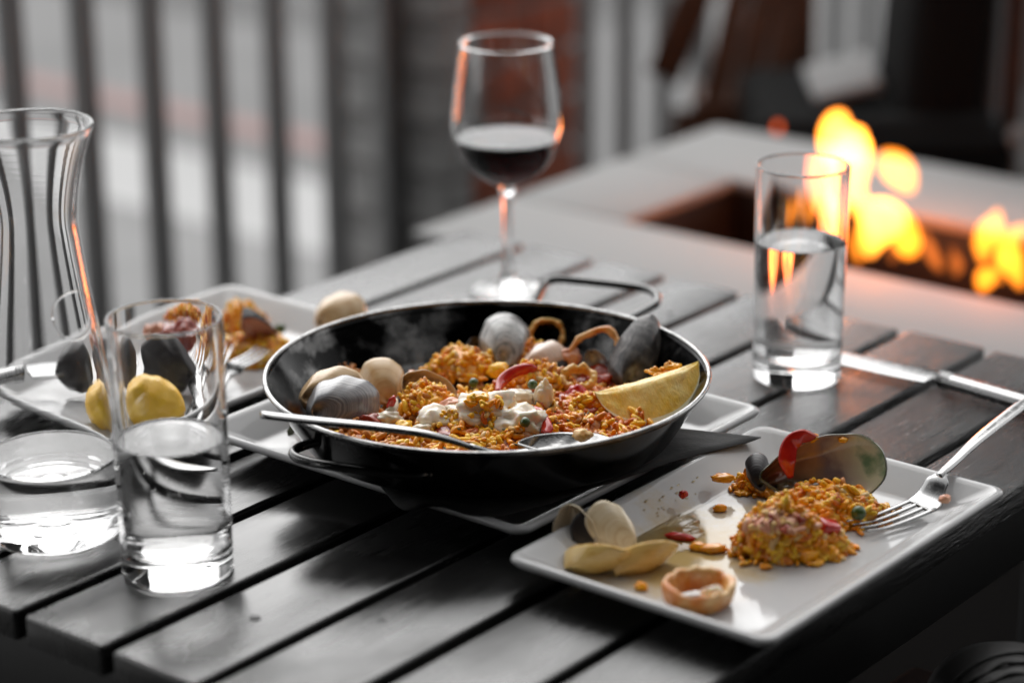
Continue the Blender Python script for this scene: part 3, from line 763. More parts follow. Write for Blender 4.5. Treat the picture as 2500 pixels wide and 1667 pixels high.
clump('rice_clump', 'toasted rice crust at the left wall of the pan', at(815, 935, FLOOR+.001), .022, .012, .013, 150, [M['rice_brown'], M['rice']], [.8, .2], seed=15)
blob('squid_piece', 'upright white squid piece behind the sauce', at(1328, 968, BED+.010), .0062, .004, .0115, M['squid_white'], 'squid', 2, .35, 2, az=10)
blob('squid_piece', 'small white squid cube at the front right of the pan', at(1401, 1038, BED+.000), .0042, .004, .0042, M['squid_white'], 'squid', 4, .2, 1.5)
blob('squid_piece', 'pale squid piece under the spoon handle', at(945, 1022, BED+.001), .010, .006, .005, M['squid_white'], 'squid', 9, .3, 2)
blob('shrimp_piece', 'pink orange shrimp piece behind the tan clam shell', at(1388, 874, BED+.008), .0085, .006, .007, M['shrimp'], 'shrimp', 3, .3, 2)
blob('shrimp_piece', 'pink shrimp piece between rice lump and white sauce', at(1106, 1000, BED+.006), .009, .007, .008, M['shrimp'], 'shrimp', 5, .3, 2)
for i, (px, py, rx, lab) in enumerate(((1440, 985, .026, 'dark red stewed tomato left of the lemon wedge'), (1395, 1000, .020, 'stewed tomato pulp between white sauce and lemon wedge'), (1110, 1062, .018, 'stewed tomato pulp at the front of the pan by the spoon'), (1470, 925, .018, 'stewed tomato under the big mussel shell'))):
    blob('tomato_pulp', lab, at(px, py, BED-.003), rx, .015, .008, M['tomato'], 'tomato', 20+i, .4, 2, amp2=.15)
for (px, py, dz, lab) in ((1156, 934, .010, 'green pea on the golden rice heap in the pan'), (1282, 1030, .013, 'green herb fleck on the creamy sauce heap'), (1300, 938, .016, 'green pea beside the red pepper strip')):
    blob('green_pea', lab, at(px, py, BED+dz), .0036, .0036, .0034, M['pea'], 'pea', 1, .1, 1, sub=2)

rg = random.Random(21); items = []
for i in range(90):
    X, Y = rg.gauss(.02, .04), rg.gauss(-.02, .045)
    if X*X+Y*Y > .11**2: continue
    q = Vector((PC.x, PC.y, FLOOR + bedh(X, Y) + .0030)) + VR*X + VF*Y
    items.append((tuple(q), (rg.gauss(0, 1), rg.gauss(0, 1), .3), rg.uniform(.0012, .0034), rg.uniform(.0004, .0009)))
tag(grains('chopped_herbs', items, [M['herb'], M['pea']], [rg.randint(0, 1) for _ in items]), 'dark green chopped herbs sprinkled over the rice in the pan', 'herbs', kind='stuff')
for (px, py, dz, r3, mt, lab, cat) in (
        (905, 1030, .000, (.0085, .006, .005), 'tomato', 'red tomato piece at the front left by the spoon handle', 'tomato'),
        (985, 1045, .001, (.0065, .005, .0045), 'rice_yellow', 'yellow pepper cube under the spoon handle', 'pepper'),
        (1030, 1052, .001, (.0075, .006, .005), 'squid_white', 'white squid scrap between spoon handle and rice', 'squid'),
        (1262, 1052, .002, (.0075, .005, .005), 'tomato', 'tomato scrap at the front edge of the white sauce', 'tomato'),
        (1218, 905, .006, (.008, .006, .006), 'rice_yellow', 'yellow vegetable piece left of the red pepper strip', 'vegetable'),
        (1408, 960, .004, (.007, .006, .006), 'red', 'red pepper chunk left of the lemon wedge', 'pepper'),
        (1365, 1000, .002, (.0065, .005, .005), 'squid', 'golden squid scrap right of the white squid piece', 'squid'),
        (1010, 925, .004, (.008, .006, .006), 'shrimp', 'pink shrimp scrap behind the open pale clam', 'shrimp')):
    blob('food_scrap', lab, at(px, py, BED+dz), *r3, M[mt], cat, px % 37, .45, 1.8, amp2=.16, sub=3, az=px % 60)
# lemon
def wedge(name, label, p, a, r, ang, rot, seed=0, knob=.03):
    V = []; F = []; mi = []; nx = 30; nf = 14
    def rho(x):
        t = x/a
        return max(.0004, r*max(0, 1-abs(t)**2.3)**.60)
    xs = [-a*1.0 + 2*a*i/nx for i in range(nx+1)]
    ph = [R(-90-ang/2 + ang*j/nf) for j in range(nf+1)]
    for x in xs:
        for f_ in ph:
            k_ = 1 + knob*noise.noise(Vector((x*70, f_*2.2, seed+1)))*(1 if ph[0] < f_ < ph[-1] else 0)
            V.append((x, rho(x)*k_*math.cos(f_), rho(x)*k_*math.sin(f_)))
    w_ = nf+1
    for i in range(nx):
        for j in range(nf): F.append((i*w_+j, (i+1)*w_+j, (i+1)*w_+j+1, i*w_+j+1)); mi.append(0)
    nt_ = 8
    for s_, f_ in ((0, ph[0]), (1, ph[-1])):
        o = len(V)
        for x in xs:
            for k in range(nt_+1):
                t = 1-k/nt_ if True else 0
                if k == 1: t = .885
                dent = .0012*noise.noise(Vector((x*120, t*4, seed+s_)))*math.sin(math.pi*min(1, t/.9)) if t < .9 else 0
                V.append((x, rho(x)*t*math.cos(f_), rho(x)*t*math.sin(f_) + dent - (.0035 if t < .01 else 0)*1))
        for i in range(nx):
            for k in range(nt_):
                q = (o+i*(nt_+1)+k, o+(i+1)*(nt_+1)+k, o+(i+1)*(nt_+1)+k+1, o+i*(nt_+1)+k+1)
                F.append(q if s_ else q[::-1]); mi.append(1 if k == 0 else 2)
    o = mesh(name, V, F, [M['rind'], M['pith'], M['flesh']], midx=mi)
    o.matrix_world = Matrix.Translation(p) @ VIEW @ rot.to_4x4()
    return tag(o, label, 'lemon')
wedge('lemon_wedge', 'lemon wedge lying against the right wall of the pan', at(1578, 918, BED+.021), .0365, .034, 92,
      Euler((R(4), R(-15), R(6))).to_matrix())
clump('rice_clump', 'two rice grains stuck on top of the lemon wedge', at(1630, 914, BED+.017), .010, .004, .006, 16, [M['rice']], [1], seed=21)

# ------------------------------------------------------------------ cutlery
def blade_path(pts, n=40): return [Vector(q) for q in spline([tuple(p) for p in pts], n)]
def interp(tab, t):
    for (a, va), (b, vb) in zip(tab, tab[1:]):
        if t <= b: 
            s = (t-a)/(b-a); s = s*s*(3-2*s); return va+(vb-va)*s
    return tab[-1][1]
def strap(name, pts, wtab, ttab, m, parent, n=44, sides=12):
    path = blade_path(pts, n)
    return tube(name, path, [interp(wtab, i/(n-1))/2 for i in range(n)], m, parent, sides, [interp(ttab, i/(n-1))/2 for i in range(n)])
def fork(label, tip, root, neck, mid, end, wd=.024):
    """points run from the tine tips to the end of the handle."""
    tip, root, neck, mid, end = [Vector(p) for p in (tip, root, neck, mid, end)]
    t = thing('fork', label, 'fork', tuple(root))
    L = lambda p: p - root
    strap('handle', [L(root+(neck-root)*.85), L(neck), L(neck.lerp(mid, .35)), L(mid), L(end)], [(0, .010), (.08, .0075), (.2, .0062), (.5, .0075), (.9, .0105), (1, .004)], [(0, .0028), (.2, .0042), (.6, .0034), (1, .0025)], M['steel'], t)
    strap('head', [L(root + (tip-root)*.06), L(root), L(root+(neck-root)*.35 - Vector((0, 0, .0025))), L(root+(neck-root)*.75), L(neck)], [(0, wd*.98), (.3, wd), (.7, wd*.70), (1, .0075)], [(0, .0020), (1, .0032)], M['steel'], t, 24)
    d = (tip-root).normalized(); s = d.cross(Vector((0, 0, 1))).normalized()
    for k in range(4):
        o = (k-1.5)*wd/3.75
        p0 = root + s*o; p1 = tip + s*o*.96
        strap('tine', [L(p0 + d*-.002), L(p0.lerp(p1, .35) - Vector((0, 0, .0016))), L(p0.lerp(p1, .7) - Vector((0, 0, .0018))), L(p1)], [(0, .0040), (.7, .0030), (1, .0010)], [(0, .0021), (1, .0011)], M['steel'], t, 14, 8)
    return t
fork('steel fork resting on the right plate, tines touching the rice mound', at(2092, 1284, WELL+.006), at(2252, 1232, WELL+.006), at(2300, 1155, .026), at(2400, 1062, .032), at(2545, 948, .036))
fork('steel fork with its tines against the dark mussel on the back left plate', at(545, 838, .028), at(503, 905, .020), at(528, 1000, .018), at(470, 1075, .024), at(330, 1150, .03), wd=.020)
fork('steel fork spearing an orange mussel on the back left plate', at(640, 850, .026), at(575, 890, .020), at(556, 918, .014), at(520, 965, .010), at(462, 1030, .010), wd=.018)
def knife(label, tip, bol, end):
    tip, bol, end = Vector(tip), Vector(bol), Vector(end)
    t = thing('table_knife', label, 'knife', tuple(bol)); L = lambda p: p-bol
    d = (bol-tip).normalized()
    strap('blade', [L(tip), L(tip.lerp(bol, .2)), L(tip.lerp(bol, .6)), L(tip.lerp(bol, .93)), L(bol)], [(0, .008), (.12, .025), (.6, .031), (.86, .029), (1, .009)], [(0, .0012), (1, .0026)], M['steel'], t)
    hd = (end-bol).normalized()
    strap('handle', [L(bol+hd*.004), L(bol.lerp(end, .3)), L(bol.lerp(end, .7)), L(end)], [(0, .0125), (.1, .0150), (.9, .0200), (1, .012)], [(0, .011), (1, .012)], M['steel'], t)
    for k in range(3):
        q = bol + hd*(.004+.0035*k)
        path = [L(q), L(q+hd*.0012), L(q+hd*.0024)]
        tube('collar_ring', path, [.0066, .0078, .0066], M['steel'], t, 14, [.0058, .0068, .0058])
    return t
knife('steel table knife lying on the planks beside the right water glass', at(2000, 862, .004), at(2285, 922, .007), at(2610, 1012, .007))
knife('steel table knife lying across the back left plate behind the carafe', at(300, 885, .020), at(55, 905, .025), at(-200, 935, .028))
# serving spoon resting on the pan rim
spoon = thing('serving_spoon', 'steel serving spoon resting on the front rim of the pan', 'spoon', tuple(at(760, 1040, .07)))
sp0 = at(760, 1040, .07)
strap('handle', [p - sp0 for p in (at(637, 1012, .083), at(760, 1026, .076), at(900, 1040, .071), at(1020, 1056, .069), at(1090, 1072, .064), at(1150, 1092, .056))],
      [(0, .0075), (.03, .0100), (.4, .0088), (.8, .0060), (1, .0050)], [(0, .0045), (.5, .0050), (1, .0045)], M['steel'], spoon, 60, 14)
V, F, mi = half_shell(.062, .040, .009, taper=.1, shift=0, th=.0014, q=.5)
sb = mesh('bowl', V, F, M['worn_steel'], None); put(sb, at(1382, 1080, .0475), 0, 176, 0)
bpy.context.view_layer.update(); sb.parent = spoon; sb.matrix_parent_inverse = spoon.matrix_world.inverted()
strap('neck', [p - sp0 for p in (at(1145, 1090, .057), at(1230, 1108, .047), at(1310, 1096, .046))], [(0, .005), (1, .007)], [(0, .0044), (1, .003)], M['steel'], spoon, 14)
blob('rice_crumb', 'crumb of cooked rice on the spoon bowl at the front rim', at(1422, 1062, .0525), .0062, .005, .004, M['rice_pale'], 'rice crumb', 2, .4, 2.4, sub=3)

# ------------------------------------------------------------------ food on the right plate
mus = shell('mussel_shell', 'open green lipped mussel half shell standing on the right plate', at(2010, 1146, .030), .083, .042, .013, SH['green_edge'], SH['nacre'], -5, -120, 4, cat='mussel', taper=.30, shift=-.05, seed=12, q=.5, wob=.006)
shell('mussel_shell', 'small dark mussel shell tip beside the red pepper on the right plate', at(1852, 1152, .022), .026, .016, .008, SH['dark'], SH['nacre'], 115, 60, -25, cat='mussel', seed=13)
blob('mussel_meat', 'dark mussel meat under the open shell on the right plate', at(1990, 1196, .018), .024, .010, .007, M['mussel_meat'], 'mussel meat', 6, .4, 2, amp2=.15)
strip('pepper_strip', 'red pepper strip wrapped over the open mussel shell', [at(1992, 1068, .047), at(1955, 1068, .0515), at(1930, 1085, .0475), at(1922, 1122, .0390), at(1930, 1165, .0270)], .0115, .0032, M['red'], 'pepper', up=-VF)
blob('rice_crumb', 'orange rice crumb on top of the red pepper strip', at(1978, 1068, .047), .006, .004, .0028, M['rice'], 'rice crumb', 7, .4, 2.4, sub=3)
blob('rice_crumb', 'small yellow rice crumb on the top edge of the mussel shell', at(2058, 1073, .046), .0034, .003, .002, M['rice'], 'rice crumb', 8, .3, 2.4, sub=3)
clump('rice_heap', 'saffron rice mixed with mussel behind the pink topped mound', at(2020, 1262, WELL), .036, .022, .020, 420, [M['rice'], M['rice_yellow'], M['rice_pale'], M['rice_red'], M['rice_brown']], [.42, .34, .09, .09, .06], seed=31)
clump('rice_heap', 'rice left of the small dark mussel shell on the right plate', at(1860, 1195, WELL), .016, .012, .014, 130, [M['rice'], M['rice_yellow'], M['rice_pale'], M['rice_red'], M['rice_brown']], [.42, .34, .09, .09, .06], seed=32)
clump('rice_mound', 'cone shaped saffron rice mound with pink crumbs on the right plate', at(1905, 1346, WELL), .027, .020, .029, 560, [M['rice'], M['rice_yellow'], M['rice_pale'], M['rice_red'], M['rice_brown']], [.42, .34, .09, .09, .06], seed=33, cone=.55)
clump('shrimp_crumbs', 'pink shrimp crumbs on top of the cone shaped rice mound', at(1903, 1278, .027), .018, .013, .008, 120, [M['shrimp'], M['rice_pale'], M['tomato']], [.5, .38, .12], 'shrimp', base=M['shrimp'], seed=34)
clump('rice_heap', 'rice at the right foot of the mound by the fork tines', at(1990, 1345, WELL), .020, .014, .016, 170, [M['rice'], M['rice_yellow'], M['rice_pale'], M['rice_red'], M['rice_brown']], [.42, .34, .09, .09, .06], seed=35)
box('tomato_cube', (0, 0, 0), (.013, .010, .009), M['red'], None, .0018).matrix_world = Matrix.Translation(at(2022, 1288, .022)) @ VIEW @ Euler((.3, .3, .5)).to_matrix().to_4x4()
tag(bpy.data.objects['tomato_cube'], 'bright red tomato cube on the right side of the rice mound', 'tomato')
blob('green_pea', 'green pea at the right end of the rice on the right plate', at(2096, 1252, .018), .0048, .0045, .0048, M['pea'], 'pea', 3, .06, 1, sub=3)
box('mango_cube', (0, 0, 0), (.011, .009, .008), M['rice'], None, .0016).matrix_world = Matrix.Translation(at(1972, 1355, .010)) @ VIEW @ Euler((.1, .1, .6)).to_matrix().to_4x4()
tag(bpy.data.objects['mango_cube'], 'yellow cube of food at the foot of the rice mound', 'vegetable cube')
# the clam cluster at the near left corner
shell('clam_shell', 'pale cream clam shell at the left of the cluster on the right plate', at(1402, 1302, .0195), .037, .028, .0075, SH['clean'], SH['ivory'], 68, -108, -20, seed=21)
shell('clam_shell', 'cream clam shell with dark gap at the back of the cluster', at(1494, 1292, .0205), .039, .027, .0060, SH['clean'], SH['ivory'], 128, 72, 20, seed=22)
shell('clam_shell', 'dark lined clam shell gaping below the back cream shell', at(1466, 1314, .0155), .043, .029, .0040, SH['dark'], SH['dark'], 128, 72, 20, seed=23)
shell('clam_shell', 'yellow clam shell at the front of the cluster on the right plate', at(1460, 1352, .0175), .042, .026, .0120, SH['yellow'], SH['ivory'], 8, 132, -14, seed=24)
shell('clam_shell', 'ridged yellow clam shell at the right of the cluster', at(1572, 1350, .0160), .043, .026, .0115, SH['yellow'], SH['ivory'], 4, 128, 16, seed=25)
ring('squid_ring', 'fried squid ring standing at the front of the right plate', at(1706, 1444, .0135),   .0155, .0044, .0140, M['squid_orange'], 0, 4, 10, 1.2, flare=.20, seed=6)
blob('sauce_dollop', 'white sauce drop on the front of the fried squid ring', at(1742, 1455, .014), .008, .004, .006, M['cream'], 'sauce', 12, .3, 2)
for i, (px, py, rx, ry, m, lab, cat) in enumerate((
        (1766, 1166, .0078, .005, 'rice', 'orange rice crumb near the upper left rim of the right plate', 'rice crumb'),
        (1758, 1240, .0045, .003, 'rice', 'orange rice crumb in the middle of the right plate', 'rice crumb'),
        (1704, 1334, .005, .0035, 'rice', 'yellow rice crumb left of the crumb pair by the mound', 'rice crumb'),
        (1742, 1338, .0085, .0042, 'rice', 'larger yellow rice crumb touching the mound', 'rice crumb'),
        (1660, 1310, .0095, .003, 'red', 'flat red pepper skin in the middle of the right plate', 'pepper'),
        (1668, 1206, .003, .002, 'red', 'tiny red crumb on the left slope of the right plate', 'crumb'),
        (1566, 1431, .004, .003, 'rice', 'orange rice crumb below the clam cluster', 'rice crumb'),
        (2306, 1218, .004, .003, 'shrimp', 'pink crumb on the right rim beside the fork', 'crumb'))):
    blob('food_crumb', lab, at(px, py, WELL+.002+(.010 if px in (1668, 2306, 1766) else 0)), rx, ry, .0028, M[m], cat, 40+i, .35, 2.2, sub=3, az=rnd.uniform(-20, 20))
def puddle(name, label, px, py, rx, ry, m, seed):
    n = 60; V = [(0, 0, .0007)]; F = []
    for i in range(n):
        a = 2*math.pi*i/n
        k = 1+.35*noise.noise(Vector((math.cos(a)*1.7, math.sin(a)*1.7, seed)))+.14*noise.noise(Vector((math.cos(a)*6, math.sin(a)*6, seed)))
        V.append((rx*k*math.cos(a)*.93, ry*k*math.sin(a)*.93, .0006)); 
    for i in range(n):
        a = 2*math.pi*i/n
        V.append((V[1+i][0]*1.06, V[1+i][1]*1.06, 0))
    for i in range(n):
        j = (i+1) % n
        F.append((0, 1+i, 1+j)); F.append((1+i, 1+n+i, 1+n+j, 1+j))
    o = mesh(name, V, F, m); put(o, at(px, py, WELL+.0002))
    return tag(o, label, 'oil')
oil = glass('saffron_oil', 1.45, (.93, .80, .52), .12)
puddle('oil_film', 'thin yellow oil film on the left half of the right plate', 1630, 1300, .024, .030, oil, 1)
rg = random.Random(5); items = []
for i in range(170):
    u, v = rg.gauss(0, .5), rg.gauss(0, .5)
    q = at(1640+u*110, 1180+v*55 - u*55, WELL+.0022)
    if not (-.56 < q.x < -.30 and -.68 < q.y < -.515): continue
    dy = max(0, (-.5035-.0265) - q.y) if False else 0
    z = WELL + max(0, (q.y+.5300)/.017)*.0125
    items.append(((q.x, q.y, z+.0002), (1, 0, 0), rg.uniform(.0006, .0022), rg.uniform(.0004, .0009)))
tag(grains('oil_droplets', items, [oil], [0]*len(items)), 'small oily droplets on the left slope of the right plate', 'oil', kind='stuff')

# ------------------------------------------------------------------ food on the back left plate
shell('mussel_shell', 'big dark mussel shell on the back left plate behind the tumbler', at(412, 890, .026), .058, .044, .011, SH['dark'], SH['pearl'], 170, 76, -4, cat='mussel', taper=.1, shift=.1, seed=31, q=.5, wob=.13)
shell('mussel_shell', 'round dark mussel shell behind the carafe on the back left plate', at(222, 890, .026), .046, .038, .012, SH['dark'], SH['pearl'], 14, 68, -10, cat='mussel', seed=32)
wedge('lemon_wedge', 'squeezed lemon piece with knobbly yellow rind behind the left tumbler', at(350, 988, .016), .034, .021, 175, Euler((R(-112), R(4), R(-4))).to_matrix(), seed=3, knob=.24)
blob('mussel_meat', 'dark red mussel meat above the big dark mussel shell', at(450, 822, .030), .020, .013, .012, M['tomato'], 'mussel meat', 15, .4, 1.8, amp2=.12)
blob('shrimp_piece', 'pink shrimp piece at the left of the dark red meat', at(375, 815, .028), .012, .008, .008, M['shrimp'], 'shrimp', 16, .4, 2)
clump('rice_clump', 'yellow rice topping the red meat on the back left plate', at(470, 775, .036), .016, .010, .010, 80, [M['rice'], M['rice_yellow'], M['rice_pale'], M['rice_red'], M['rice_brown']], [.42, .34, .09, .09, .06], seed=41)
clump('rice_heap', 'yellow rice heap at the right end of the back left plate', at(625, 870, WELL), .026, .026, .018, 330, [M['rice'], M['rice_yellow'], M['rice_pale'], M['rice_red'], M['rice_brown']], [.42, .34, .09, .09, .06], seed=42)
clump('rice_heap', 'yellow rice heap behind the orange mussel on the back left plate', at(590, 800, WELL+.002), .016, .014, .020, 140, [M['rice'], M['rice_yellow'], M['rice_pale'], M['rice_red'], M['rice_brown']], [.42, .34, .09, .09, .06], seed=43)
shell('mussel_shell', 'orange mussel in its half shell speared by a fork on the back left plate', at(630, 808, .030), .040, .022, .010, SH['dark'], M['shrimp'], 58, -60, 12, cat='mussel', seed=33)
blob('green_pea', 'green pea at the back of the rice on the left plate', at(684, 802, .016), .0045, .004, .004, M['pea'], 'pea', 5, .08, 1, sub=3)
strip('herb_sprig', 'dark herb sprig on the rim of the serving plate left of the pan', [at(705, 1062, .012), at(712, 1050, .017), at(718, 1036, .024)], .005, .0015, M['herb'], 'herb', up=-VF)

# ------------------------------------------------------------------ glassware
def tumbler(label, wlabel, p, H, r0, r1, level, base=.018, wall=.0023):
    o_prof = [(0, .0012), (r0-.005, .0006), (r0-.0025, 0), (r0-.0006, .0012), (r0, .0035), (r0+(r1-r0)*.5, H*.5), (r1, H-wall/2)] + [(r1-wall/2+wall/2*math.cos(math.pi*q/8), H-wall/2+wall/2*math.sin(math.pi*q/8)) for q in range(1, 8)] + [(r1-wall, H-wall/2)]
    ri = lambda z: r0 + (r1-r0)*z/H - wall
    i_prof = [(ri(H*.75), H*.75), (ri(H*.5), H*.5), (ri(base+.02), base+.02), (ri(base+.005), base+.005), (ri(base)-.0015, base+.0016), (ri(base)-.005, base+.0003), (ri(base)*.5, base-.0006), (0, base-.0008)]
    g = lathe('water_tumbler', o_prof+i_prof, M['glass'], None, 96)
    g.location = p; tag(g, label, 'glass')
    e = .0004
    w_prof = [(0, base-.0008-e), (ri(base)*.5, base-.0006-e), (ri(base)-.005+e, base+.0003-e), (ri(base)-.0015+e, base+.0016), (ri(base+.005)+e, base+.005), (ri(base+.02)+e, base+.02), (ri(level*.7)+e, level*.7),
              (ri(level)+e, level+.0012), (ri(level)-.0008, level+.0004), (ri(level)-.0022, level), (ri(level)*.5, level-.0001), (0, level-.0001)]
    wt = lathe('drinking_water', w_prof, M['water'], None, 96); wt.location = p
    tag(wt, wlabel, 'water')
tumbler('straight clear water tumbler at the right in front of the flames', 'still water filling two thirds of the right tumbler', at(1944, 918, 0), .162, .0325, .0340, .104)
tumbler('straight clear water tumbler at the front left beside the carafe', 'still water filling half of the front left tumbler', at(435, 1392, 0), .163, .0338, .0345, .0865)

bub = glass('air_bubble', .75)
rg = random.Random(9); items = []
for i in range(46):
    a = rg.uniform(0, 6.283); z = rg.uniform(.024, .080); rr = .0318*(1 if rg.random() < .7 else rg.random()**.5)
    items.append(((435*0+at(435, 1392, 0).x+rr*math.cos(a), at(435, 1392, 0).y+rr*math.sin(a), z), (0, 0, 1), rg.uniform(.0003, .0006), rg.uniform(.0003, .0005)))
tag(grains('air_bubbles', items, [bub], [0]*len(items)), 'tiny air bubbles in the water of the front left tumbler', 'bubbles', kind='stuff')
def carafe():
    p = at(136, 1292, 0)
    out = [(.0405, .0), (.0425, .003), (.0432, .015), (.0440, .035), (.0436, .060), (.0412, .095), (.0372, .128), (.0318, .166), (.0280, .196), (.0268, .212), (.0286, .230), (.0334, .252), (.0398, .271)]
    out = [(a_, b_*.962) for a_, b_ in out]
    th = .0027
    o_s = spline(out, 60)
    outer = [(0, .0030), (.010, .0016), (.034, .0006), (.038, 0)] + [tuple(q) for q in o_s]
    inner = [(q[0]-th, q[1]) for q in o_s[::-1] if q[1] > .012]
    rim = [(.0402, .2622), (.0398, .2634), (.0388, .2638), (.0376, .2632), (.0371, .2620)]
    floor = [(.036, .0075), (.026, .0060), (.012, .0080), (.006, .0115), (0, .0125)]
    g = thing('glass_carafe', 'clear waisted glass water carafe at the left edge', 'carafe', tuple(p))
    lathe('carafe_body', outer+rim+inner+floor, M['glass'], g, 96)
    # moulded round seal on the shoulder
    zz = .150; a = YAW + math.pi + R(50); rr = .0345
    c = Vector((math.cos(a)*rr, math.sin(a)*rr, zz)); n_ = Vector((math.cos(a), math.sin(a), .27)).normalized()
    t1 = n_.cross(Vector((0, 0, 1))).normalized(); t2 = t1.cross(n_)
    path = []
    for i in range(41):
        b_ = 2*math.pi*i/40
        q = c + t1*(math.cos(b_)*.0165) + t2*(math.sin(b_)*.0150)
        rad = interp([(.09, .0416), (.10, .0408), (.128, .0372), (.166, .0318), (.196, .028)], q.z)
        d = Vector((q.x, q.y, 0)).normalized(); path.append(Vector((d.x*(rad-.0002), d.y*(rad-.0002), q.z)))
    v, f = tube_data(path, .0005, 8, up=n_); mesh('moulded_seal', v, f, M['glass'], g)
    lv = .051; e = .0004
    wp = [(0, .0125-e), (.006, .0115-e), (.012, .008-e), (.026, .006-e), (.036+e, .0075)] + [(q[0]-th+e, q[1]) for q in o_s if .012 < q[1] < lv] + [(.0411, lv+.001), (.0400, lv), (.02, lv-.0001), (0, lv-.0001)]
    wt = lathe('drinking_water', wp, M['water'], None, 96); wt.location = p
    tag(wt, 'shallow water left in the bottom of the carafe', 'water')
carafe()

def wine_glass():
    p = at(1240, 712, 0)
    out = [(.0305, .0), (.0310, .0010), (.0295, .0022), (.018, .0042), (.0075, .0085), (.0048, .018), (.0040, .040), (.0040, .070), (.0046, .082), (.0066, .0865), (.0068, .0885), (.0056, .0905)]
    bowl = [(.0056, .0905), (.016, .0945), (.030, .1050), (.0390, .1190), (.0440, .1350), (.0446, .1450), (.0428, .1680), (.0393, .1920), (.0368, .2068)]
    b_s = [tuple(q) for q in spline(bowl, 60)]
    th = .0012
    inner = [(max(.0, q[0]-th), q[1]+(.0012 if q[1] < .11 else 0)) for q in b_s[::-1] if q[0] > .010]
    rim = [(.0371, .2074), (.0371, .2080), (.0366, .2085), (.0360, .2084), (.0355, .2078), (.0355, .2072)]
    g = thing('wine_glass', 'stemmed red wine glass behind the paella pan', 'wine glass', tuple(p))
    foot = [(0, .0), ] + out
    lathe('glass_body', foot[:-1] + b_s + rim + inner + [(0, b_s[6][1]+.0030)], M['glass'], g, 96)
    lv = .1300; e = .0003
    m = bpy.data.materials.new('red_wine'); m.use_nodes = True
    N = m.node_tree.nodes; L = m.node_tree.links; b = N['Principled BSDF']
    b.inputs['Transmission Weight'].default_value = 1; b.inputs['Roughness'].default_value = 0; b.inputs['IOR'].default_value = 1.34
    ab = N.new('ShaderNodeVolumeAbsorption'); ab.inputs['Color'].default_value = (.38, .004, .012, 1); ab.inputs['Density'].default_value = 140
    L.new(ab.outputs[0], N['Material Output'].inputs['Volume'])
    M['wine'] = m
    il = [(max(0, q[0]-th)+e, q[1]+(.0012 if q[1] < .11 else 0)) for q in b_s if q[0] > .010 and q[1] < lv-.001]
    rl = il[-1][0]+.0012
    wp = [(0, il[0][1]-e)] + il + [(rl, lv+.0012), (rl-.0008, lv+.0003), (rl-.003, lv), (rl*.5, lv), (0, lv)]
    wt = lathe('red_wine', wp, m, None, 96); wt.location = p
    tag(wt, 'dark red wine in the lower half of the stemmed glass', 'wine')
wine_glass()

# ------------------------------------------------------------------ fire pit table
PZ = -.10
X0, X1, Y0, Y1 = .222, .784, -1.05, .256
HX0, HX1, HY0, HY1 = .385, .592, -.90, .104
pit = thing('fire_pit_table', 'pale stone fire pit table with a long burner slot behind the dining table', 'fire pit', ((X0+X1)/2, (Y0+Y1)/2, GZ))
def pbox(name, x0, x1, y0, y1, z0, z1, m, bev=.003):
    o = box(name, ((x0+x1)/2-(X0+X1)/2, (y0+y1)/2-(Y0+Y1)/2, (z0+z1)/2-GZ), (x1-x0, y1-y0, z1-z0), m, pit, bev); return o
g = .0008
pbox('top_slab', X0, HX0-g, Y0, Y1, PZ-.012, PZ, M['stone'])
pbox('top_slab', HX1+g, X1, Y0, Y1, PZ-.012, PZ-.0004, M['stone'])
pbox('top_slab', HX0+g, HX1-g, HY1, Y1, PZ-.012, PZ-.0002, M['stone'])
pbox('top_slab', HX0+g, HX1-g, Y0, HY0, PZ-.012, PZ-.0002, M['stone'])
pbox('top_skirt', X0+.006, HX0-.016, Y0+.006, Y1-.006, PZ-.045, PZ-.0135, M['stone'])
pbox('base_panel', X0+.03, X1-.03, Y0+.03, Y1-.03, GZ+.001, PZ-.13, M['dark_metal'])
pbox('burner_wall', HX0-.012, HX0-.0025, HY0, HY1, PZ-.125, PZ-.014, M['dark_metal'], .001)
pbox('burner_wall', HX1+.0025, HX1+.012, HY0, HY1, PZ-.125, PZ-.014, M['dark_metal'], .001)
pbox('burner_wall', HX0-.012, HX1+.012, HY1+.001, HY1+.012, PZ-.125, PZ-.0145, M['dark_metal'], .001)
pbox('burner_wall', HX0-.012, HX1+.012, HY0-.012, HY0-.001, PZ-.125, PZ-.0145, M['dark_metal'], .001)
def rocks():
    bm = bmesh.new(); rg = random.Random(3)
    for i in range(420):
        c = Vector((rg.uniform(HX0+.004, HX1-.004), rg.uniform(HY0+.01, HY1-.01), PZ-.108+rg.uniform(0, .022)))
        gm = bmesh.ops.create_icosphere(bm, subdivisions=1, radius=rg.uniform(.008, .017))
        q = Euler((rg.random()*6, rg.random()*6, rg.random()*6)).to_matrix()
        for v in gm['verts']:
            v.co = c + q @ (Vector((v.co.x*1.2, v.co.y, v.co.z*.8))*(1+.3*noise.noise(v.co*90+c)))
    o = from_bm('lava_rocks', bm, M['lava'], None, smooth=False)
    tag(o, 'bed of dark reddish lava rocks in the burner slot', 'lava rocks', kind='stuff')
rocks()
def flame_mat(name, strength, col=(1.0, .40, .05)):
    m = bpy.data.materials.new(name); m.use_nodes = True
    N = m.node_tree.nodes; L = m.node_tree.links; N.remove(N['Principled BSDF'])
    em = N.new('ShaderNodeEmission'); em.inputs['Color'].default_value = (*col, 1); em.inputs['Strength'].default_value = strength
    L.new(em.outputs[0], N['Material Output'].inputs['Volume'])
    return m
FM = flame_mat('flame_gas', 210, (1, .27, .026)); FM2 = flame_mat('thin_flame_gas', 120, (1, .25, .014))
FM4 = flame_mat('refracted_flame_gas', 190, (1, .26, .010)); FM3 = flame_mat('ember_gas', 45, (1, .22, .03))
FD = 2.46
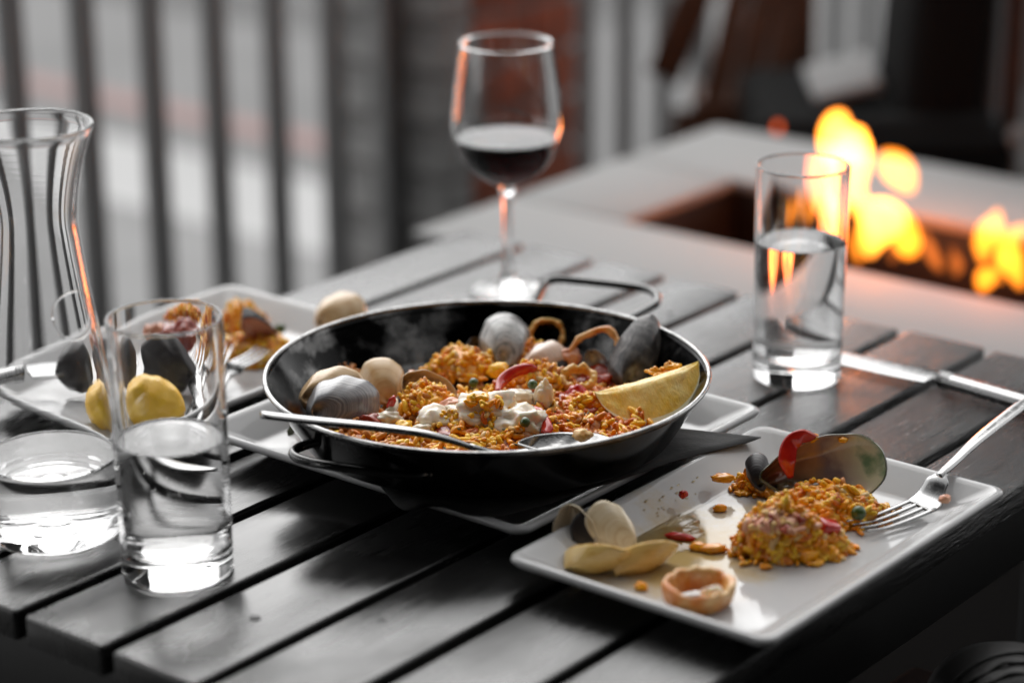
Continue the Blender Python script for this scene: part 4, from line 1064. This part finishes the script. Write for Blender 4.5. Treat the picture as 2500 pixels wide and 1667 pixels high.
def flame(label, pts, m=FM, depth=FD, name='flame', flat=.8, seed=0):
    """pts: (px, py, half width in photo px) from the root upwards."""
    sp_ = spline(pts, 40); path = []; rad = []
    for (x, y, w_) in sp_:
        path.append(far(x, y, depth)); rad.append(max(.0012, w_*depth/FPX))
    c = sum(path, Vector())/len(path)
    v, f = tube_data([p-c for p in path], rad, 16, [r_*flat for r_ in rad], up=_f)
    o = mesh(name, v, f, m); o.location = c
    md = o.modifiers.new('smooth', 'SUBSURF'); md.levels = 1; md.render_levels = 1
    return tag(o, label, 'flame')
for k_, (lab, pts, m_) in enumerate((
        ('thin flame tongue licking up left of the bright rounded flame', [(2100, 640, 10), (2092, 600, 15), (2098, 560, 11), (2110, 525, 3)], FM2),
        ('thin flame tongue between the bright rounded flame and its right neighbour', [(2176, 640, 8), (2186, 610, 12), (2182, 580, 9), (2188, 550, 3)], FM3),
        ('low orange flame on the rocks right of the thin leaning flame', [(2330, 672, 8), (2338, 650, 15), (2330, 625, 12), (2322, 600, 3)], FM3),
        ('slender flame between the two flames at the right edge', [(2440, 690, 9), (2436, 655, 14), (2444, 620, 11), (2450, 590, 3)], FM2))):
    flame(lab, pts, m_, depth=2.44)
for (px, py, d_) in ((2095, 420, 2.46), (2165, 560, 2.46), (2430, 600, 2.34)):
    l = bpy.data.lights.new('fire_glow', 'POINT'); l.energy = .20; l.color = (1, .17, .05); l.shadow_soft_size = .05
    lo = bpy.data.objects.new('fire_glow', l); C.objects.link(lo); lo.location = far(px, py, d_)
flame('tall flame with a heart shaped head rising behind the right tumbler', [(2145, 572, 8), (2126, 540, 18), (2098, 500, 26), (2082, 455, 32), (2084, 415, 40), (2082, 385, 50), (2060, 350, 62), (2048, 322, 52), (2047, 300, 38), (2055, 282, 24), (2062, 272, 6)], seed=1)
flame('rounded side lobe of the heart shaped flame', [(2040, 405, 6), (2050, 385, 30), (2080, 362, 46), (2100, 345, 34), (2108, 332, 10)])
flame('loose oval flame drifting right of the tall flame', [(2228, 476, 3), (2220, 460, 22), (2200, 425, 40), (2176, 398, 38), (2158, 380, 22), (2148, 372, 4)], FM2)
flame('bright rounded flame at the foot of the tall flame', [(2122, 628, 10), (2128, 600, 26), (2140, 565, 46), (2158, 530, 60), (2170, 508, 52), (2176, 494, 26), (2178, 490, 5)])
flame('yellow flame tongue right of the bright rounded flame', [(2225, 628, 18), (2218, 600, 34), (2210, 565, 34), (2200, 535, 26), (2195, 520, 5)], FM2)
flame('thin orange flame leaning right over the rocks', [(2300, 660, 10), (2280, 630, 17), (2262, 590, 15), (2250, 560, 5)], FM3)
flame('pointed yellow flame at the right edge', [(2398, 648, 6), (2400, 620, 20), (2404, 590, 30), (2420, 560, 34), (2432, 530, 20), (2436, 505, 4)], FM2, depth=2.34)
flame('wide yellow flame cut by the right edge', [(2495, 705, 10), (2482, 670, 24), (2466, 630, 34), (2462, 600, 30), (2476, 575, 24), (2500, 560, 16), (2515, 545, 4)], FM2, depth=2.34)
flame('small round flame low on the rocks at the right', [(2398, 716, 6), (2400, 700, 20), (2406, 680, 27), (2408, 660, 22), (2408, 650, 6)], FM2, depth=2.30)
flame('orange flame seen through the rim of the right tumbler', [(1990, 440, 6), (2005, 420, 15), (2022, 395, 20), (2030, 370, 14), (2032, 355, 5)], FM2)
for i, (x, y) in enumerate(((1905, 520), (1945, 500), (1985, 515), (2020, 500), (2050, 530))):  # added flames standing in for refracted flame images in the tumbler
    flame(('first', 'second', 'third', 'fourth', 'fifth')[i] + ' small flame from the left, added for the refracted flames in the right tumbler', [(x-3, y+35, 5), (x, y+10, 10), (x+4, y-20, 9), (x+2, y-42, 2)], FM4)
flame('round orange spark in the air above the pit', [(1896, 326, 3), (1898, 318, 8), (1899, 306, 8), (1899, 298, 3)], flame_mat('spark_gas', 150, (1, .13, .025)), depth=2.9, name='spark')

# ------------------------------------------------------------------ fence and brick column
FV = .90
fence = thing('railing', 'grey steel bar railing along the patio edge', 'railing', (1.2, FV, GZ))
bm = bmesh.new(); add_box(bm, Vector((0, 0, .445)), (.026, .026, .83), .003)
bar0 = from_bm('bar', bm, M['fence'], fence, sharp=50)
bm_us = [.244 + .1107*k for k in range(-8, 7)] + [1.373 + .106*k for k in range(0, 22)]
for i, u in enumerate(bm_us):
    o = bar0 if i == 0 else dup(bar0, fence)
    o.location = (u-1.2, 0, 0)
for (a, b) in ((-.72, 1.00), (1.34, 3.75)):
    for z in (.035, .872):
        box('rail', ((a+b)/2-1.2, 0, z), (b-a, .040, .030), M['fence'], fence, .003)
def on_v(px, py, V):
    d = ray(px, py); t = (V-CAM.y)/d.y; return CAM + d*t
def on_x(px, py, X):
    d = ray(px, py); t = (X-CAM.x)/d.x; return CAM + d*t
cv = FV-.10
ca = on_v(1095, 300, cv).x; cb = on_v(1408, 300, cv).x; ctop = on_x(787, 300, ca).y
col = thing('brick_pillar', 'brick pillar between two lengths of railing, shaded side coloured grey and the other red', 'pillar', ((ca+cb)/2, (cv+ctop)/2, GZ))
CW, CD = cb-ca, ctop-cv
box('mortar_core', (0, 0, .43), (CW-.012, CD-.012, .86), M['mortar'], col)
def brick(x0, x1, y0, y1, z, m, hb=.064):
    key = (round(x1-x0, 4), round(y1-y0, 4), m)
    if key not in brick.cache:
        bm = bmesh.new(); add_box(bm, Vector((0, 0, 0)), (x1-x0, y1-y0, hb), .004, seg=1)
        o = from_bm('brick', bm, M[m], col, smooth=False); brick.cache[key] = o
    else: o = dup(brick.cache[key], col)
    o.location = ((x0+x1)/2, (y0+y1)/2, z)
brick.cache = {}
gj = .009; course = .0745
for k in range(11):
    z = .034 + course*k
    off = k % 2
    xa, xb, ya, yb = -CW/2, CW/2, -CD/2, CD/2
    jit = rnd.uniform(-.002, .002)
    half = CW*(.34 if off else .62)
    # red face (towards the patio): two bricks; face coloured grey for shade: two bricks
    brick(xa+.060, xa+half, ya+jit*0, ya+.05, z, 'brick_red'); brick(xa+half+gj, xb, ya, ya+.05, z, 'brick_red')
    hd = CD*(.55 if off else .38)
    brick(xa, xa+.051, ya+.0005, ya+hd, z, 'brick_shaded'); brick(xa, xa+.051, ya+hd+gj, yb, z, 'brick_shaded')
    brick(xa+.060, xb, yb-.05, yb, z, 'brick_shaded')
box('cap_stone', (0, 0, .856), (CW+.06, CD+.06, .07), M['stone'], col, .006)

# ------------------------------------------------------------------ seats behind the fire pit
ch = thing('wooden_chair', 'dark brown wooden slat chair behind the fire pit', 'chair', tuple(far(1800, 300, 3.35)))
co = far(1800, 300, 3.35)
def cbeam(name, a, b, wd, th, m, root, o, d0=3.35, d1=3.35, side=None):
    return beam(name, far(a[0], a[1], d0)-o, far(b[0], b[1], d1)-o, wd, th, m, root, side)
cbeam('front_leg', (1618, 190), (1745, -120), .050, .035, M['dark_wood'], ch, co, 3.42, 3.42)
for k in range(3):
    cbeam('back_slat', (1725+72*k, 330), (1850+62*k, -220), .036, .022, M['dark_wood'], ch, co, 3.35, 3.42)
cbeam('back_rail', (1690, 285), (1960, 305), .05, .03, M['dark_wood'], ch, co, 3.36, 3.36, side=Vector((0, 0, 1)))
cbeam('back_rail', (1800, -180), (2010, -170), .05, .03, M['dark_wood'], ch, co, 3.46, 3.46, side=Vector((0, 0, 1)))
cbeam('rear_leg', (1945, -260), (1935, 420), .055, .04, M['dark_wood'], ch, co, 3.40, 3.40)
cbeam('rear_leg', (1690, 270), (1660, 900), .05, .04, M['dark_wood'], ch, co, 3.40, 3.40)
cbeam('seat', (1700, 300), (1960, 330), .34, .04, M['dark_wood'], ch, co, 3.45, 3.45, side=VF)
ac = thing('black_armchair', 'black upholstered high backed armchair behind the flames', 'armchair', tuple(far(2200, 400, 3.05)))
ao = far(2200, 400, 3.05)
def abox(name, px, py, d, s, m, bev=.02, rz=0, ry=0):
    o = box(name, (0, 0, 0), s, m, ac, bev, seg=3)
    o.matrix_world = Matrix.Translation(far(px, py, d)-ao) @ VIEW @ Euler((0, R(ry), R(rz))).to_matrix().to_4x4()
    return o
abox('seat', 2120, 335, 3.12, (.30, .40, .10), M['black_cloth'])
abox('backrest', 2288, 60, 3.06, (.108, .26, .86), M['black_cloth'], .03, rz=0, ry=3)
abox('arm', 2125, 420, 2.98, (.30, .06, .14), M['black_cloth'])
for (px, d) in ((2010, 3.0), (2330, 3.0), (2010, 3.35), (2330, 3.35)):
    p = far(px, 420, d); box('leg', (p.x-ao.x, p.y-ao.y, (p.z+GZ)/2-ao.z), (.04, .04, p.z-GZ-.01), M['dark_wood'], ac, .004)
cu = box('seat_cushion', (0, 0, 0), (.088, .11, .014), M['cushion'], None, .006, seg=3)
cu.matrix_world = Matrix.Translation(far(2055, 190, 3.10)) @ VIEW @ Euler((R(10), R(-14), R(0))).to_matrix().to_4x4()
tag(cu, 'pale grey folded cushion between the two dark chairs', 'cushion')
post = thing('patio_post', 'grey post with a brown timber board at the right edge', 'post', tuple(far(2425, 600, 3.0)))
po = far(2425, 600, 3.0)
p0 = far(2420, 200, 3.0)
box('steel_post', (p0.x-po.x, p0.y-po.y, .55-po.z+GZ+.2), (.020, .020, 1.9), M['grey_post'], post, .002)
p1 = far(2462, 200, 3.03)
box('timber_board', (p1.x-po.x, p1.y-po.y, .55-po.z+GZ+.2), (.030, .030, 1.9), M['dark_wood'], post, .003)
p2 = far(2481, 340, 2.93)
bm = bmesh.new(); bmesh.ops.create_icosphere(bm, subdivisions=3, radius=1)
for v in bm.verts: v.co = Vector((v.co.x*.011, v.co.y*.011, v.co.z*.017))
kn = from_bm('round_fitting', bm, M['cushion'], post); kn.location = p2-po

# ------------------------------------------------------------------ black bag at the near right corner
bo = at(2505, 1790, -.075)
bag = thing('black_bag', 'black leather bag with a zip beside the near table corner', 'bag', tuple(bo))
Mb = VIEW.to_3x3() @ Matrix.Rotation(R(72), 3, 'X') @ Matrix.Rotation(R(0), 3, 'Z')
def barc(name, rad, z, th, m, a0=0, a1=180, amp=0.0):
    path = []
    for i in range(50):
        a = R(a0+(a1-a0)*i/49)
        rr = rad*(1+amp*noise.noise(Vector((math.cos(a)*4, math.sin(a)*4, rad*90))))
        path.append(Mb @ Vector((rr*1.1*math.cos(a), rr*math.sin(a), z)))
    return tube(name, path, th, m, bag, 8, up=Mb.col[2])
prof = [(0, .012), (.026, .012), (.032, .009), (.036, .003), (.041, -.006), (.0445, -.018), (.046, -.06), (.040, -.10), (0, -.11)]
v, f = lathe_data(prof, 64); v = [Mb @ Vector((a*1.1, b, c)) for a, b, c in v]
mesh('bag_body', v, f, M['leather'], bag)
barc('piping', .0455, -.018, .0009, M['leather']); barc('fold', .0415, -.0055, .0011, M['leather'], amp=.05); barc('fold', .0365, .003, .0010, M['leather'], amp=.06); barc('fold', .0305, .0105, .0010, M['leather'], amp=.1)
bm = bmesh.new()
for i in range(120):
    a = math.pi*i/119
    c = Mb @ Vector((.0462*1.1*math.cos(a), .0462*math.sin(a), -.014))
    add_box(bm, c, (.0007, .0007, .0012), 0, Mb)
zp = from_bm('zip_teeth', bm, M['worn_steel'], bag, smooth=False); zp['kind'] = 'stuff'
# the stool that carries the bag
bz = min((bag.matrix_world @ v.co).z for v in bpy.data.objects['bag_body'].data.vertices) + bo.z
st = thing('stool', 'dark low stool under the black zipped bag', 'stool', (bo.x, bo.y, GZ))
sh = bz - GZ
box('seat', (0.02, 0.02, sh-.021), (.30, .30, .036), M['black_cloth'], st, .008)
for sx in (-.11, .15):
    for sy in (-.11, .15):
        box('leg', (sx, sy, (sh-.042)/2), (.03, .03, sh-.044), M['dark_wood'], st, .003)
# things of a kind that repeat
GROUPS = {'flame': 'flames in the fire pit', 'clam': 'clam shells in the meal', 'mussel': 'mussel shells in the meal', 'plate': 'white plates on the table',
          'glass': 'straight water tumblers', 'fork': 'steel forks on the plates', 'knife': 'steel table knives', 'squid ring': 'squid rings in the meal',
          'rice': 'rice clumps in the meal', 'rice crumb': 'loose rice crumbs', 'pea': 'green peas', 'lemon': 'lemon pieces', 'sauce': 'white sauce drops', 'water': 'drinking water in the glassware'}
for o in list(C.objects):
    if o.parent is None and o.get('kind') is None and o.get('category') in GROUPS:
        o['group'] = GROUPS[o['category']]
